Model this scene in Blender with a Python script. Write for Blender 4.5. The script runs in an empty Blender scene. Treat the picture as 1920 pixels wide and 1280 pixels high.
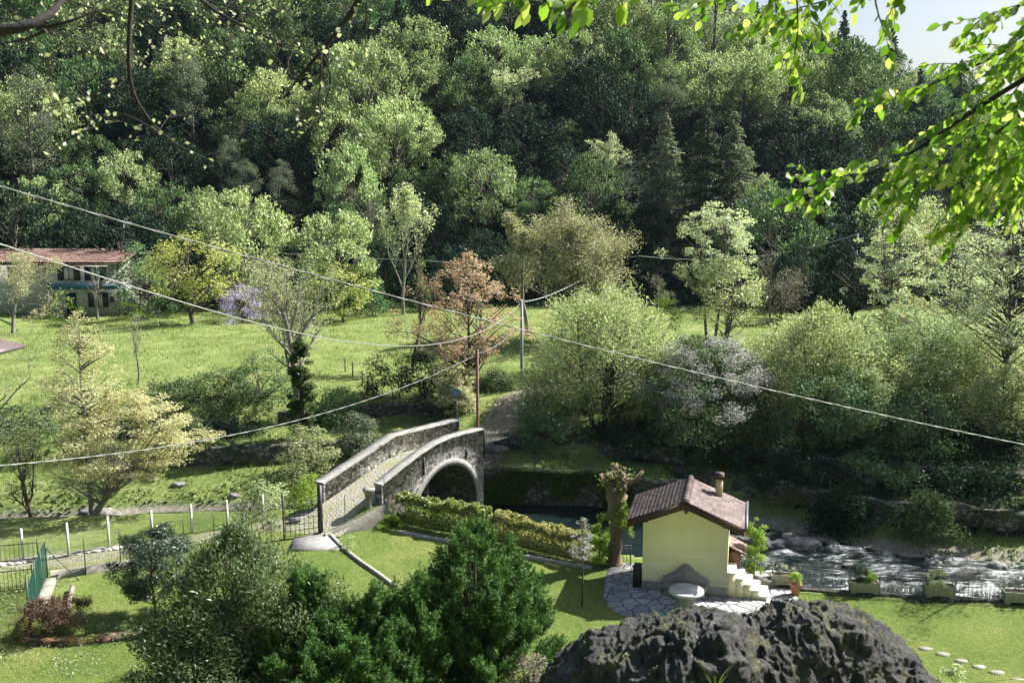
import bpy, math, random
import numpy as np
from mathutils import Vector
R = math.radians
# ---------------------------------------------------------------- camera, sky, sun, exposure
scene = bpy.context.scene
COL = scene.collection
CAMZ, PITCH, FPX = 14.5, R(9.0), 1866.7
cam_d = bpy.data.cameras.new('camera'); cam = bpy.data.objects.new('camera', cam_d); COL.objects.link(cam)
cam.location = (0, 0, CAMZ); cam.rotation_euler = (R(90) - PITCH, 0, 0)
cam_d.lens = 35; cam_d.sensor_width = 36; cam_d.clip_start = 0.1; cam_d.clip_end = 3000
cam_d.dof.use_dof = True; cam_d.dof.focus_distance = 45; cam_d.dof.aperture_fstop = 7.0
scene.camera = cam
SUN_EL, SUN_AZ = 43.0, 63.0            # azimuth from +Y (away from the camera) towards +X
world = bpy.data.worlds.new('World'); scene.world = world; world.use_nodes = True
wn = world.node_tree; sky = wn.nodes.new('ShaderNodeTexSky'); sky.sky_type = 'NISHITA'
sky.sun_disc = False; sky.sun_elevation = R(SUN_EL); sky.sun_rotation = R(SUN_AZ)
sky.air_density = 1.0; sky.dust_density = 3.0; sky.ozone_density = 1.2
wn.links.new(sky.outputs[0], wn.nodes['Background'].inputs[0]); wn.nodes['Background'].inputs[1].default_value = 0.055
sd = bpy.data.lights.new('sun', 'SUN'); sun = bpy.data.objects.new('sun', sd); COL.objects.link(sun)
sd.energy = 5.0; sd.angle = R(0.53); sd.color = (1.0, 0.96, 0.88)
SV = Vector((math.cos(R(SUN_EL))*math.sin(R(SUN_AZ)), math.cos(R(SUN_EL))*math.cos(R(SUN_AZ)), math.sin(R(SUN_EL))))
sun.rotation_euler = SV.to_track_quat('Z', 'Y').to_euler()
scene.view_settings.view_transform = 'Standard'; scene.view_settings.look = 'None'
scene.view_settings.exposure = 1.38; scene.view_settings.gamma = 1
# ---------------------------------------------------------------- helpers
def ray(u, v):
    a = (u-960)/FPX; b = (v-640)/FPX
    return np.array([a, math.cos(PITCH)-b*math.sin(PITCH), -math.sin(PITCH)-b*math.cos(PITCH)])
def gp(u, v, z=0.0):
    d = ray(u, v); t = (z-CAMZ)/d[2]; return np.array([d[0]*t, d[1]*t, z])
def yp(u, v, Y):
    d = ray(u, v); t = Y/d[1]; return np.array([d[0]*t, Y, CAMZ+d[2]*t])
def pix(p):
    x, y, z = p[0], p[1], p[2]-CAMZ
    dd = y*math.cos(PITCH)-z*math.sin(PITCH); up = y*math.sin(PITCH)+z*math.cos(PITCH)
    return 960+FPX*x/dd, 640-FPX*up/dd
def hsh(ix, iy, iz):
    h = (ix.astype(np.int64)*374761393 + iy.astype(np.int64)*668265263 + iz.astype(np.int64)*2147483647) & 0xffffffff
    h = ((h ^ (h >> 13))*1274126177) & 0xffffffff
    return ((h ^ (h >> 16)) & 0xffff)/65535.0
def vn(p, s=1.0, o=0):
    p = np.asarray(p, float)*s + o*17.37 + 1000
    i = np.floor(p).astype(np.int64); f = p-i; f = f*f*(3-2*f); r = 0
    for a in (0, 1):
        for b in (0, 1):
            for c in (0, 1):
                w = (f[..., 0] if a else 1-f[..., 0])*(f[..., 1] if b else 1-f[..., 1])*(f[..., 2] if c else 1-f[..., 2])
                r = r + w*hsh(i[..., 0]+a, i[..., 1]+b, i[..., 2]+c)
    return r*2-1
def fbm(p, s=1.0, n=4, o=0): return sum(vn(p, s*2**k, o+k)*0.5**k for k in range(n))
def sm(a, b, x): t = np.clip((x-a)/(b-a), 0, 1); return t*t*(3-2*t)

class MB:
    def __init__(s): s.v = []; s.f = []; s.n = 0
    def add(s, v, f):
        v = np.asarray(v, float).reshape(-1, 3); f = np.asarray(f, np.int64); s.v.append(v); s.f.append(f+s.n); s.n += len(v); return s
    def box(s, x0, x1, y0, y1, z0, z1):
        v = [(x, y, z) for z in (z0, z1) for x, y in ((x0, y0), (x1, y0), (x1, y1), (x0, y1))]
        return s.add(v, [(3, 2, 1, 0), (4, 5, 6, 7), (0, 1, 5, 4), (1, 2, 6, 5), (2, 3, 7, 6), (3, 0, 4, 7)])
    def prism(s, poly, z0, z1):     # poly of (x,y), ccw ; z may be lists
        n = len(poly); z0 = np.broadcast_to(z0, n); z1 = np.broadcast_to(z1, n)
        v = [(p[0], p[1], a) for p, a in zip(poly, z0)]+[(p[0], p[1], a) for p, a in zip(poly, z1)]
        c = np.mean(poly, axis=0); v += [(c[0], c[1], np.mean(z0)), (c[0], c[1], np.mean(z1))]
        s.add(v, [(i, (i+1) % n, (i+1) % n+n, i+n) for i in range(n)])
        s.f.append(np.array([((i+1) % n, i, 2*n) for i in range(n)]+[(i+n, (i+1) % n+n, 2*n+1) for i in range(n)])+s.n-len(v)); return s
    def tube(s, pts, rad, k=6, cap=True):
        P = np.asarray(pts, float); m = len(P); rad = np.broadcast_to(rad, m)
        T = np.gradient(P, axis=0); T /= np.linalg.norm(T, axis=1)[:, None]+1e-9
        a = np.where(np.abs(T[:, 2:3]) > .9, np.array([[1., 0, 0]]), np.array([[0, 0, 1.]]))
        if m > 2: a[:] = a[0] if abs(T[:, 2]).max() < .97 or abs(T[0, 2]) > .9 else a[0]
        N = np.cross(T, a); N /= np.linalg.norm(N, axis=1)[:, None]+1e-9; Bn = np.cross(T, N)
        th = np.arange(k)*2*math.pi/k
        V = P[:, None]+rad[:, None, None]*(np.cos(th)[None, :, None]*N[:, None]+np.sin(th)[None, :, None]*Bn[:, None])
        i = np.arange(m-1)[:, None]*k; j = np.arange(k)[None]; j2 = (j+1) % k
        F = np.stack([i+j, i+j2, i+k+j2, i+k+j], -1).reshape(-1, 4)
        if cap and k > 3:
            V = np.concatenate([V.reshape(-1, 3), P[:1], P[-1:]]); n0 = m*k; s.add(V, F); b = s.n-len(V)
            s.f.append(np.array([(q, n0, (q+1) % k) for q in range(k)]+[(n0-k+q, n0-k+(q+1) % k, n0+1) for q in range(k)])+b)
        else: s.add(V, F)
        return s
    def lathe(s, prof, c=(0, 0, 0), k=24):
        v = [(c[0]+r*math.cos(a), c[1]+r*math.sin(a), c[2]+z) for r, z in prof for a in np.arange(k)*2*math.pi/k]
        f = [(i*k+j, i*k+(j+1) % k, (i+1)*k+(j+1) % k, (i+1)*k+j) for i in range(len(prof)-1) for j in range(k)]
        return s.add(v, f)
    def leaves(s, C, size, rng, up=.4, asp=.5, out=None, fold=.15, along=None):
        C = np.asarray(C, float); n = len(C)
        if n == 0: return s
        N = rng.normal(size=(n, 3)); N /= np.linalg.norm(N, axis=1)[:, None]; N[:, 2] += up*1.6
        if out is not None: N += out
        N /= np.linalg.norm(N, axis=1)[:, None]+1e-9
        D = rng.normal(size=(n, 3)) if along is None else along+rng.normal(size=(n, 3))*.35
        D -= (D*N).sum(1)[:, None]*N; D /= np.linalg.norm(D, axis=1)[:, None]+1e-9
        S = np.cross(N, D); L = (size*rng.uniform(.65, 1.3, n))[:, None]
        W = L*asp
        V = np.stack([C-D*L*.5, C+S*W*.5+N*L*fold-D*L*.05, C+D*L*.5, C-S*W*.5+N*L*fold-D*L*.05], 1)
        return s.add(V, np.arange(4*n).reshape(n, 4))
    def mesh(s, name, smooth=False):
        me = bpy.data.meshes.new(name); V = np.concatenate(s.v); me.vertices.add(len(V)); me.vertices.foreach_set('co', V.ravel())
        q = [f for f in s.f if len(f)]; lp = np.concatenate([f.ravel() for f in q]); tot = np.concatenate([np.full(len(f), f.shape[1]) for f in q])
        me.loops.add(len(lp)); me.loops.foreach_set('vertex_index', lp); me.polygons.add(len(tot))
        me.polygons.foreach_set('loop_start', np.concatenate([[0], np.cumsum(tot)[:-1]])); me.polygons.foreach_set('loop_total', tot)
        if smooth: me.polygons.foreach_set('use_smooth', np.ones(len(tot), bool))
        me.update(calc_edges=True); return me
    def build(s, name, mat, parent=None, loc=None, rz=0, smooth=False):
        me = s.mesh(name, smooth); me.materials.append(mat); o = bpy.data.objects.new(name, me); COL.objects.link(o)
        if parent is not None: o.parent = parent
        if loc is not None: o.location = loc
        o.rotation_euler.z = rz; return o
def tag(o, label=None, cat=None, group=None, kind=None):
    for k, v in (('label', label), ('category', cat), ('group', group), ('kind', kind)):
        if v: o[k] = v
    return o
def thing(name, label, cat, loc=(0, 0, 0), rz=0, group=None, sc=None):
    o = bpy.data.objects.new(name, None); COL.objects.link(o); o.location = tuple(float(c) for c in loc); o.rotation_euler.z = rz
    o.empty_display_size = .1
    if sc is not None: o.scale = (sc,)*3 if np.isscalar(sc) else sc
    return tag(o, label, cat, group)
KIDS = {}
def copy_tree(o, parent=None):
    c = o.copy(); COL.objects.link(c)
    if parent is not None: c.parent = parent
    for ch in o.children: copy_tree(ch, c)
    return c
def bevel(o, w=.01):
    m = o.modifiers.new('bevel', 'BEVEL'); m.width = w; m.segments = 2; m.limit_method = 'ANGLE'; return o
# ---------------------------------------------------------------- materials
def nmat(name):
    m = bpy.data.materials.new(name); m.use_nodes = True; nt = m.node_tree; return m, nt, nt.nodes, nt.links, nt.nodes['Principled BSDF']
def node(nt, t, **kw):
    n = nt.nodes.new('ShaderNode'+t)
    for k, v in kw.items():
        if k in n.inputs.keys() if hasattr(n.inputs, 'keys') else False: n.inputs[k].default_value = v
        else: setattr(n, k, v)
    return n
def c4(c): return (c[0], c[1], c[2], 1)
def ramp(nt, fac, stops):
    r = nt.nodes.new('ShaderNodeValToRGB'); e = r.color_ramp.elements
    e[0].position, e[0].color = stops[0][0], c4(stops[0][1]); e[1].position, e[1].color = stops[-1][0], c4(stops[-1][1])
    for p, c in stops[1:-1]: x = e.new(p); x.color = c4(c)
    nt.links.new(fac, r.inputs[0]); return r.outputs[0]
def noise(nt, scale, detail=5, rough=.6, vec=None, dist=0):
    n = nt.nodes.new('ShaderNodeTexNoise'); n.inputs['Scale'].default_value = scale; n.inputs['Detail'].default_value = detail
    n.inputs['Roughness'].default_value = rough; n.inputs['Distortion'].default_value = dist
    if vec is None:
        tc = nt.nodes.new('ShaderNodeTexCoord'); vec = tc.outputs['Object']
    nt.links.new(vec, n.inputs['Vector']); return n.outputs['Fac']
def mixc(nt, fac, a, b, mode='MIX'):
    m = nt.nodes.new('ShaderNodeMix'); m.data_type = 'RGBA'; m.blend_type = mode
    for i, x in ((0, fac), (6, a), (7, b)):
        if isinstance(x, (int, float)): m.inputs[i].default_value = x
        elif isinstance(x, tuple): m.inputs[i].default_value = c4(x)
        else: nt.links.new(x, m.inputs[i])
    return m.outputs[2]
def bump(nt, h, st=.5, dist=.05):
    b = nt.nodes.new('ShaderNodeBump'); b.inputs['Strength'].default_value = st; b.inputs['Distance'].default_value = dist
    nt.links.new(h, b.inputs['Height']); return b.outputs[0]
def simple(name, c1, c2, scale=6, rough=.8, bmp=.3, bd=.02, metal=0, det=6):
    m, nt, N, L, P = nmat(name); f = noise(nt, scale, det, .65)
    L.new(ramp(nt, f, [(.3, c1), (.7, c2)]), P.inputs['Base Color']); P.inputs['Roughness'].default_value = rough; P.inputs['Metallic'].default_value = metal
    if bmp: L.new(bump(nt, noise(nt, scale*4, 5, .7), bmp, bd), P.inputs['Normal'])
    return m
def leafmat(name, cols, trans=.42, rough=.6, spec=.12, inst=.25, tcol=None):
    """cols: list of (pos, colour) indexed by a random value per leaf; inst: variation from tree to tree"""
    m, nt, N, L, P = nmat(name); g = N.new('ShaderNodeNewGeometry'); col = ramp(nt, g.outputs['Random Per Island'], cols)
    oi = N.new('ShaderNodeObjectInfo'); hs = N.new('ShaderNodeHueSaturation')
    mr = N.new('ShaderNodeMapRange'); mr.inputs[3].default_value = 1-inst; mr.inputs[4].default_value = 1+inst
    L.new(oi.outputs['Random'], mr.inputs[0]); L.new(mr.outputs[0], hs.inputs['Value'])
    m2 = N.new('ShaderNodeMapRange'); m2.inputs[3].default_value = .5-.05*inst*4*.4; m2.inputs[4].default_value = .5+.05*inst*4*.25
    ml = N.new('ShaderNodeMath'); ml.operation = 'MULTIPLY'; ml.inputs[1].default_value = 7.31; fr = N.new('ShaderNodeMath'); fr.operation = 'FRACT'
    L.new(oi.outputs['Random'], ml.inputs[0]); L.new(ml.outputs[0], fr.inputs[0]); L.new(fr.outputs[0], m2.inputs[0]); L.new(m2.outputs[0], hs.inputs['Hue'])
    L.new(col, hs.inputs['Color']); P.inputs['Roughness'].default_value = rough; P.inputs['Specular IOR Level'].default_value = spec
    L.new(hs.outputs[0], P.inputs['Base Color'])
    tr = N.new('ShaderNodeBsdfTranslucent'); mx = N.new('ShaderNodeMixShader'); mx.inputs[0].default_value = trans
    L.new(mixc(nt, 1.0, hs.outputs[0], tcol or (1.05, 1.2, .75), 'MULTIPLY'), tr.inputs[0])
    L.new(P.outputs[0], mx.inputs[1]); L.new(tr.outputs[0], mx.inputs[2]); L.new(mx.outputs[0], N['Material Output'].inputs[0]); return m
def stonemat(name, cols, scale=4, edge=.06, mortar=(.2, .19, .17), bmp=.9, bd=.05, rough=.9, vecscale=(1, 1, 1), moss=None, flat=False):
    m, nt, N, L, P = nmat(name); tc = N.new('ShaderNodeTexCoord'); mp = N.new('ShaderNodeMapping'); mp.inputs['Scale'].default_value = vecscale
    L.new(tc.outputs['Object'], mp.inputs[0])
    nz = N.new('ShaderNodeTexNoise'); nz.inputs['Scale'].default_value = scale*.8; L.new(mp.outputs[0], nz.inputs['Vector'])
    ad = N.new('ShaderNodeMix'); ad.data_type = 'RGBA'; ad.blend_type = 'ADD'; ad.inputs[0].default_value = .35/scale; L.new(mp.outputs[0], ad.inputs[6]); L.new(nz.outputs['Color'], ad.inputs[7])
    v1 = N.new('ShaderNodeTexVoronoi'); v1.feature = 'DISTANCE_TO_EDGE'; v1.inputs['Scale'].default_value = scale
    v2 = N.new('ShaderNodeTexVoronoi'); v2.inputs['Scale'].default_value = scale
    for v in (v1, v2):
        if flat: v.voronoi_dimensions = '2D'
        L.new(ad.outputs[2], v.inputs['Vector'])
    sp = N.new('ShaderNodeSeparateColor'); L.new(v2.outputs['Color'], sp.inputs[0]); col = ramp(nt, sp.outputs[0], cols)
    fine = noise(nt, scale*6, 5, .7); col = mixc(nt, .45, col, ramp(nt, fine, [(.3, (.25, .25, .25)), (.7, (1, 1, 1))]), 'MULTIPLY')
    mr = N.new('ShaderNodeMapRange'); mr.interpolation_type = 'SMOOTHSTEP'; mr.inputs[1].default_value = edge*.3; mr.inputs[2].default_value = edge; L.new(v1.outputs['Distance'], mr.inputs[0])
    col = mixc(nt, mr.outputs[0], mortar, col)
    if moss:
        mf = ramp(nt, noise(nt, .9, 5, .7), [(moss[1], (0, 0, 0)), (moss[1]+.12, (1, 1, 1))]); col = mixc(nt, mf, col, moss[0])
    L.new(col, P.inputs['Base Color']); P.inputs['Roughness'].default_value = rough
    mm = N.new('ShaderNodeMath'); mm.operation = 'MULTIPLY_ADD'; mm.inputs[1].default_value = .3; L.new(fine, mm.inputs[0]); L.new(mr.outputs[0], mm.inputs[2])
    L.new(bump(nt, mm.outputs[0], bmp, bd), P.inputs['Normal']); return m
M = {}
M['bark'] = simple('bark', (.05, .04, .03), (.14, .12, .10), 9, .9, .8, .03)
M['pale_bark'] = simple('pale_bark', (.13, .12, .10), (.30, .28, .24), 7, .9, .6, .03)
M['dark_bark'] = simple('dark_bark', (.012, .010, .009), (.035, .03, .026), 9, .9, .8, .01)
M['ivy_bark'] = simple('ivy_bark', (.03, .04, .015), (.12, .10, .06), 6, .9, .8, .05)
M['concrete'] = simple('concrete', (.22, .21, .19), (.42, .41, .38), 3, .9, .5, .02)
M['old_concrete'] = simple('old_concrete', (.16, .15, .125), (.34, .32, .28), 2.2, .95, .6, .03)
M['post_white'] = simple('post_white', (.45, .44, .41), (.65, .64, .6), 6, .8, .3)
M['iron'] = simple('iron', (.015, .016, .018), (.04, .04, .042), 20, .5, .2, .005)
M['grey_iron'] = simple('grey_iron', (.12, .13, .14), (.25, .26, .27), 20, .4, .2, .005, .5)
M['green_wire'] = simple('green_wire', (.02, .09, .065), (.03, .13, .09), 20, .5, 0)
M['dark_green_iron'] = simple('dark_green_iron', (.012, .03, .024), (.03, .055, .045), 20, .5, 0)
M['pole_rust'] = simple('pole_rust', (.10, .05, .035), (.2, .12, .09), 5, .8, .3)
M['pole_grey'] = simple('pole_grey', (.22, .25, .26), (.36, .40, .41), 5, .7, .3)
M['cable'] = simple('cable', (.16, .165, .16), (.33, .33, .32), 8, .6, 0)
M['terracotta'] = simple('terracotta', (.35, .13, .07), (.5, .22, .13), 8, .8, .3)
M['planter'] = simple('planter_concrete', (.2, .2, .16), (.38, .37, .3), 5, .9, .5, .01)
M['granite'] = simple('granite', (.13, .13, .12), (.36, .35, .33), 26, .8, .5, .01, det=9)
M['marble'] = simple('marble', (.6, .6, .62), (.82, .82, .84), 3, .5, .1)
M['soil'] = simple('soil', (.03, .022, .015), (.08, .06, .045), 12, 1, .8, .03)
M['brown_wood'] = simple('brown_wood', (.045, .02, .018), (.08, .035, .03), 5, .6, .2)
M['blue_paint'] = simple('blue_paint', (.02, .10, .16), (.03, .15, .22), 4, .5, .1)
M['dark_shutter'] = simple('dark_shutter', (.008, .012, .02), (.02, .025, .035), 8, .6, .2)
M['glass'] = simple('glass', (.04, .05, .06), (.08, .09, .1), 3, .1, 0)
M['curtain'] = simple('curtain', (.4, .42, .42), (.6, .62, .62), 6, .8, 0)
M['metal_roof'] = simple('metal_roof', (.09, .07, .07), (.13, .1, .1), 4, .5, .1)
M['bridge_stone'] = stonemat('bridge_stone', [(0, (.12, .115, .11)), (.3, (.40, .38, .37)), (.6, (.62, .59, .57)), (.8, (.80, .77, .74)), (1, (.40, .33, .30))], 5.0, .09, (.10, .095, .09), .85, .06, vecscale=(1, 1, 1.25), moss=((.10, .11, .05), .70))
M['rubble'] = stonemat('rubble', [(0, (.05, .05, .045)), (.5, (.13, .125, .11)), (.8, (.24, .23, .21)), (1, (.12, .09, .07))], 3.2, .09, (.035, .033, .028), 1, .1, vecscale=(1, 1, 1.5), moss=((.045, .065, .018), .5))
M['house_stone'] = stonemat('house_stone', [(0, (.48, .49, .46)), (.5, (.6, .6, .56)), (.8, (.72, .72, .67)), (1, (.52, .48, .43))], 3.0, .07, (.3, .3, .28), .8, .04, vecscale=(1, 1, 2.6))
M['flagstone'] = stonemat('flagstone', [(0, (.25, .26, .28)), (.5, (.38, .39, .41)), (1, (.5, .5, .52))], 2.1, .07, (.05, .05, .045), .6, .02, flat=True)
M['arch_stone'] = simple('arch_stone', (.15, .15, .145), (.32, .315, .3), 6, .9, .4, .02)
M['boulder'] = simple('boulder', (.07, .07, .072), (.3, .29, .28), 1.8, .85, .8, .06)
M['moss_wall'] = stonemat('moss_wall', [(0, (.12, .1, .07)), (.6, (.28, .22, .15)), (1, (.42, .16, .08))], 4.5, .08, (.04, .035, .02), 1, .05, moss=((.20, .21, .02), .47))
# plaster of the hut, with faint stains near the base
m, nt, N, L, P = nmat('yellow_plaster')
base = ramp(nt, noise(nt, 1.3, 6, .6), [(.3, (.84, .73, .44)), (.7, (.93, .84, .54))])
st = ramp(nt, noise(nt, 2.4, 6, .75), [(.58, (0, 0, 0)), (.72, (.5, .5, .5))])
tcz = N.new('ShaderNodeTexCoord'); sz = N.new('ShaderNodeSeparateXYZ'); L.new(tcz.outputs['Object'], sz.inputs[0]); mz = N.new('ShaderNodeMapRange'); mz.inputs[1].default_value = .95; mz.inputs[2].default_value = .35; mz.inputs[4].default_value = .55; L.new(sz.outputs[2], mz.inputs[0])
dz_ = N.new('ShaderNodeMath'); dz_.operation = 'MULTIPLY'; L.new(mz.outputs[0], dz_.inputs[0]); L.new(ramp(nt, noise(nt, 3.1, 7, .75), [(.42, (0, 0, 0)), (.62, (1, 1, 1))]), dz_.inputs[1])
L.new(mixc(nt, dz_.outputs[0], mixc(nt, st, base, (.70, .60, .36)), (.42, .37, .24)), P.inputs['Base Color']); P.inputs['Roughness'].default_value = .9
L.new(bump(nt, noise(nt, 60, 3), .25, .004), P.inputs['Normal']); M['yellow'] = m
def tilemat(name, cols):
    m, nt, N, L, P = nmat(name); g = N.new('ShaderNodeNewGeometry'); col = ramp(nt, g.outputs['Random Per Island'], cols)
    col = mixc(nt, .6, col, ramp(nt, noise(nt, 9, 6, .7), [(.25, (.35, .35, .35)), (.7, (1, 1, 1))]), 'MULTIPLY')
    L.new(col, P.inputs['Base Color']); P.inputs['Roughness'].default_value = .75; L.new(bump(nt, noise(nt, 50, 4), .4, .005), P.inputs['Normal']); return m
M['brown_tile'] = tilemat('brown_tile', [(0, (.085, .058, .055)), (.5, (.135, .095, .09)), (1, (.20, .15, .14))])
M['red_tile'] = tilemat('red_tile', [(0, (.17, .095, .075)), (.5, (.27, .16, .13)), (1, (.36, .24, .2))])
# foreground rock
m, nt, N, L, P = nmat('dark_rock')
a = noise(nt, 1.3, 9, .75, dist=1.2); b = noise(nt, 6, 9, .75)
col = ramp(nt, a, [(.25, (.008, .008, .009)), (.47, (.025, .025, .026)), (.6, (.065, .065, .065)), (.75, (.21, .205, .20))])
col = mixc(nt, .6, col, ramp(nt, b, [(.3, (.3, .3, .3)), (.65, (1.3, 1.3, 1.3))]), 'MULTIPLY')
ms = ramp(nt, noise(nt, 1.7, 7, .7), [(.53, (0, 0, 0)), (.62, (.85, .85, .85))]); col = mixc(nt, ms, col, (.075, .078, .022)); lc = ramp(nt, noise(nt, 4.5, 4, .6), [(.66, (0, 0, 0)), (.7, (.8, .8, .8))]); col = mixc(nt, lc, col, (.3, .3, .27))
L.new(col, P.inputs['Base Color']); P.inputs['Roughness'].default_value = .72
L.new(bump(nt, b, 1, .12), P.inputs['Normal']); M['rock'] = m
# leaves
def LC(*c): return [(i/(len(c)-1), x) for i, x in enumerate(c)]
M['lf_bright'] = leafmat('leaf_spring_green', LC((.18, .27, .11), (.37, .46, .22), (.56, .61, .37)), .25)
M['lf_mid'] = leafmat('leaf_mid_green', LC((.045, .095, .045), (.11, .19, .08), (.21, .30, .13)), .2)
M['lf_dark'] = leafmat('leaf_dark_green', LC((.010, .026, .018), (.024, .052, .03), (.04, .078, .042)), .2)
M['lf_pine'] = leafmat('leaf_pine', LC((.09, .12, .08), (.17, .20, .14), (.26, .29, .21)), .25)
M['lf_spruce'] = leafmat('leaf_spruce', LC((.04, .062, .042), (.085, .115, .072), (.14, .17, .11)), .15, inst=.15)
M['lf_white'] = leafmat('leaf_whitish', LC((.30, .36, .2), (.50, .54, .36), (.68, .69, .54)), .4, inst=.12)
M['lf_cream'] = leafmat('leaf_cream', LC((.34, .38, .18), (.56, .56, .32), (.72, .69, .44)), .38, inst=.1, tcol=(1.1, 1.05, .8))
M['lf_yellow'] = leafmat('leaf_yellow_green', LC((.26, .30, .08), (.42, .44, .14), (.56, .55, .25)), .4, inst=.12)
M['lf_olive'] = leafmat('leaf_olive', LC((.22, .23, .12), (.44, .43, .26), (.64, .60, .42)), .35, inst=.15)
M['lf_red'] = leafmat('leaf_red', LC((.26, .32, .15), (.36, .30, .19), (.50, .32, .23), (.60, .46, .36)), .35, inst=.1, tcol=(1.05, .95, .8))
M['lf_silver'] = leafmat('leaf_silver_green', LC((.16, .22, .09), (.38, .42, .21), (.62, .63, .42)), .33, inst=.15)
M['lf_blossom'] = leafmat('leaf_blossom', LC((.10, .16, .06), (.28, .29, .22), (.5, .47, .48), (.66, .62, .64)), .3, inst=.1, tcol=(1, 1, 1))
M['lf_wist'] = leafmat('leaf_wisteria', LC((.30, .26, .42), (.45, .40, .60), (.55, .5, .68)), .3, inst=.1, tcol=(1, 1, 1))
M['lf_grey'] = leafmat('leaf_twiggy_grey', LC((.16, .14, .11), (.26, .24, .18), (.34, .33, .24)), .2)
M['lf_hedge'] = leafmat('leaf_hedge', LC((.06, .12, .02), (.20, .28, .06), (.46, .48, .20)), .3, .35, .5, inst=.1)
M['lf_hedge2'] = leafmat('leaf_hedge_yellowish', LC((.12, .15, .03), (.38, .38, .12), (.60, .56, .30)), .3, .5, .2, inst=.1)
M['lf_fresh'] = leafmat('leaf_fresh', LC((.14, .25, .03), (.26, .38, .06), (.36, .46, .10)), .5, inst=.1)
M['lf_laurel'] = leafmat('leaf_laurel', LC((.012, .03, .02), (.03, .06, .03), (.08, .12, .07)), .15, .35, .4, inst=.1)
M['lf_gloss'] = leafmat('leaf_glossy_narrow', LC((.035, .07, .022), (.09, .15, .05), (.26, .32, .18)), .28, .4, .35, inst=.1)
M['lf_juniper'] = leafmat('leaf_juniper', LC((.02, .07, .018), (.06, .15, .032), (.19, .29, .07)), .3, .55, .25, inst=.12)
M['lf_barberry'] = leafmat('leaf_barberry', LC((.08, .035, .035), (.16, .09, .07), (.22, .18, .12)), .2, inst=.1)
M['lf_beech'] = leafmat('leaf_beech', LC((.07, .15, .02), (.14, .25, .035), (.24, .36, .07), (.46, .47, .24)), .55, .45, .3, inst=.12, tcol=(1.15, 1.3, .55))
M['lf_bud'] = leafmat('leaf_bud', LC((.3, .36, .16), (.55, .58, .38), (.7, .66, .52)), .4, inst=.1)
M['lf_ivy'] = leafmat('leaf_ivy', LC((.03, .06, .02), (.07, .12, .035), (.13, .2, .06)), .3, inst=.2)
M['lf_fern'] = leafmat('leaf_bank', LC((.05, .10, .02), (.10, .18, .035), (.17, .26, .06)), .4, inst=.1)
M['grass_tuft'] = leafmat('grass_blades', LC((.18, .25, .09), (.28, .34, .135), (.38, .42, .20)), .4, .5, .2, inst=0)
M['daisy'] = simple('daisy', (.6, .6, .58), (.8, .8, .78), 3, .7, 0)
# ---------------------------------------------------------------- terrain
YN = ([-400, -40, -24, -14, -8.5, -4.9, 0, 4, 7, 8.6, 9.6, 13, 17, 22, 40, 400], [43.5, 43.5, 43.2, 44.2, 44.6, 43.4, 40.7, 38.4, 37.3, 36.6, 34.75, 34.2, 33.7, 33.5, 33.2, 33])
YF = ([-400, -40, -24, -12, -6, -2, 3.8, 8, 12.5, 17.3, 21.7, 40, 400], [45.6, 45.6, 46.3, 48.3, 49.8, 49.2, 48.4, 46.9, 44.6, 41.5, 40.1, 38, 38])
PL = ([0, 1, 3, 4.5, 5.2, 8, 9, 14, 24, 44, 60], [-2.1, -1.3, -.7, -.5, .45, .7, 1.5, 2.35, 2.9, 2.4, 2.6])
PM = ([0, .3, .5, 3.4, 3.9, 6.5, 9, 14, 24, 44, 60], [-2.1, -2, 0.0, .15, .75, .9, 1.8, 2.4, 2.8, 2.6, 2.6])
PR = ([0, 3.0, 3.3, 5.6, 5.9, 9, 14, 24, 44, 60], [-2.1, -1.0, -.05, .1, 1.0, 1.3, 2.2, 2.7, 2.6, 2.6])
RX = ([-60, -10, 12, 28, 50, 70, 90, 130, 200], [95, 80, 56, 40, 30, 21, 14, 8, 5])
R0 = np.array([-5.9, 41.6]); L0 = np.array([-8.3, 42.4]); BD = np.array([.5, .866])    # bridge parapet starts and axis
W0 = np.array([-7.75, 39.7]); WD = np.array([.878, .479]); WN = np.array([-.479, .878])
PATH = [(-1.9, 51.0), (-1.2, 53.5), (-.4, 56), (.9, 58.5), (3.0, 60.5), (7, 62), (14, 62.5)]
TRACK = [tuple(gp(u, v)[:2]) for u, v in ((-150, 1075), (100, 1052), (260, 1030), (400, 1002), (520, 985), (600, 965))]+[(-7.3, 42.4)]
def dseg(x, y, pts):
    d = np.full(np.shape(x), 1e9)
    for a, b in zip(pts[:-1], pts[1:]):
        a = np.array(a); b = np.array(b); w = b-a; t = np.clip(((x-a[0])*w[0]+(y-a[1])*w[1])/(w@w), 0, 1)
        d = np.minimum(d, np.hypot(x-a[0]-t*w[0], y-a[1]-t*w[1]))
    return d
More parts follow.
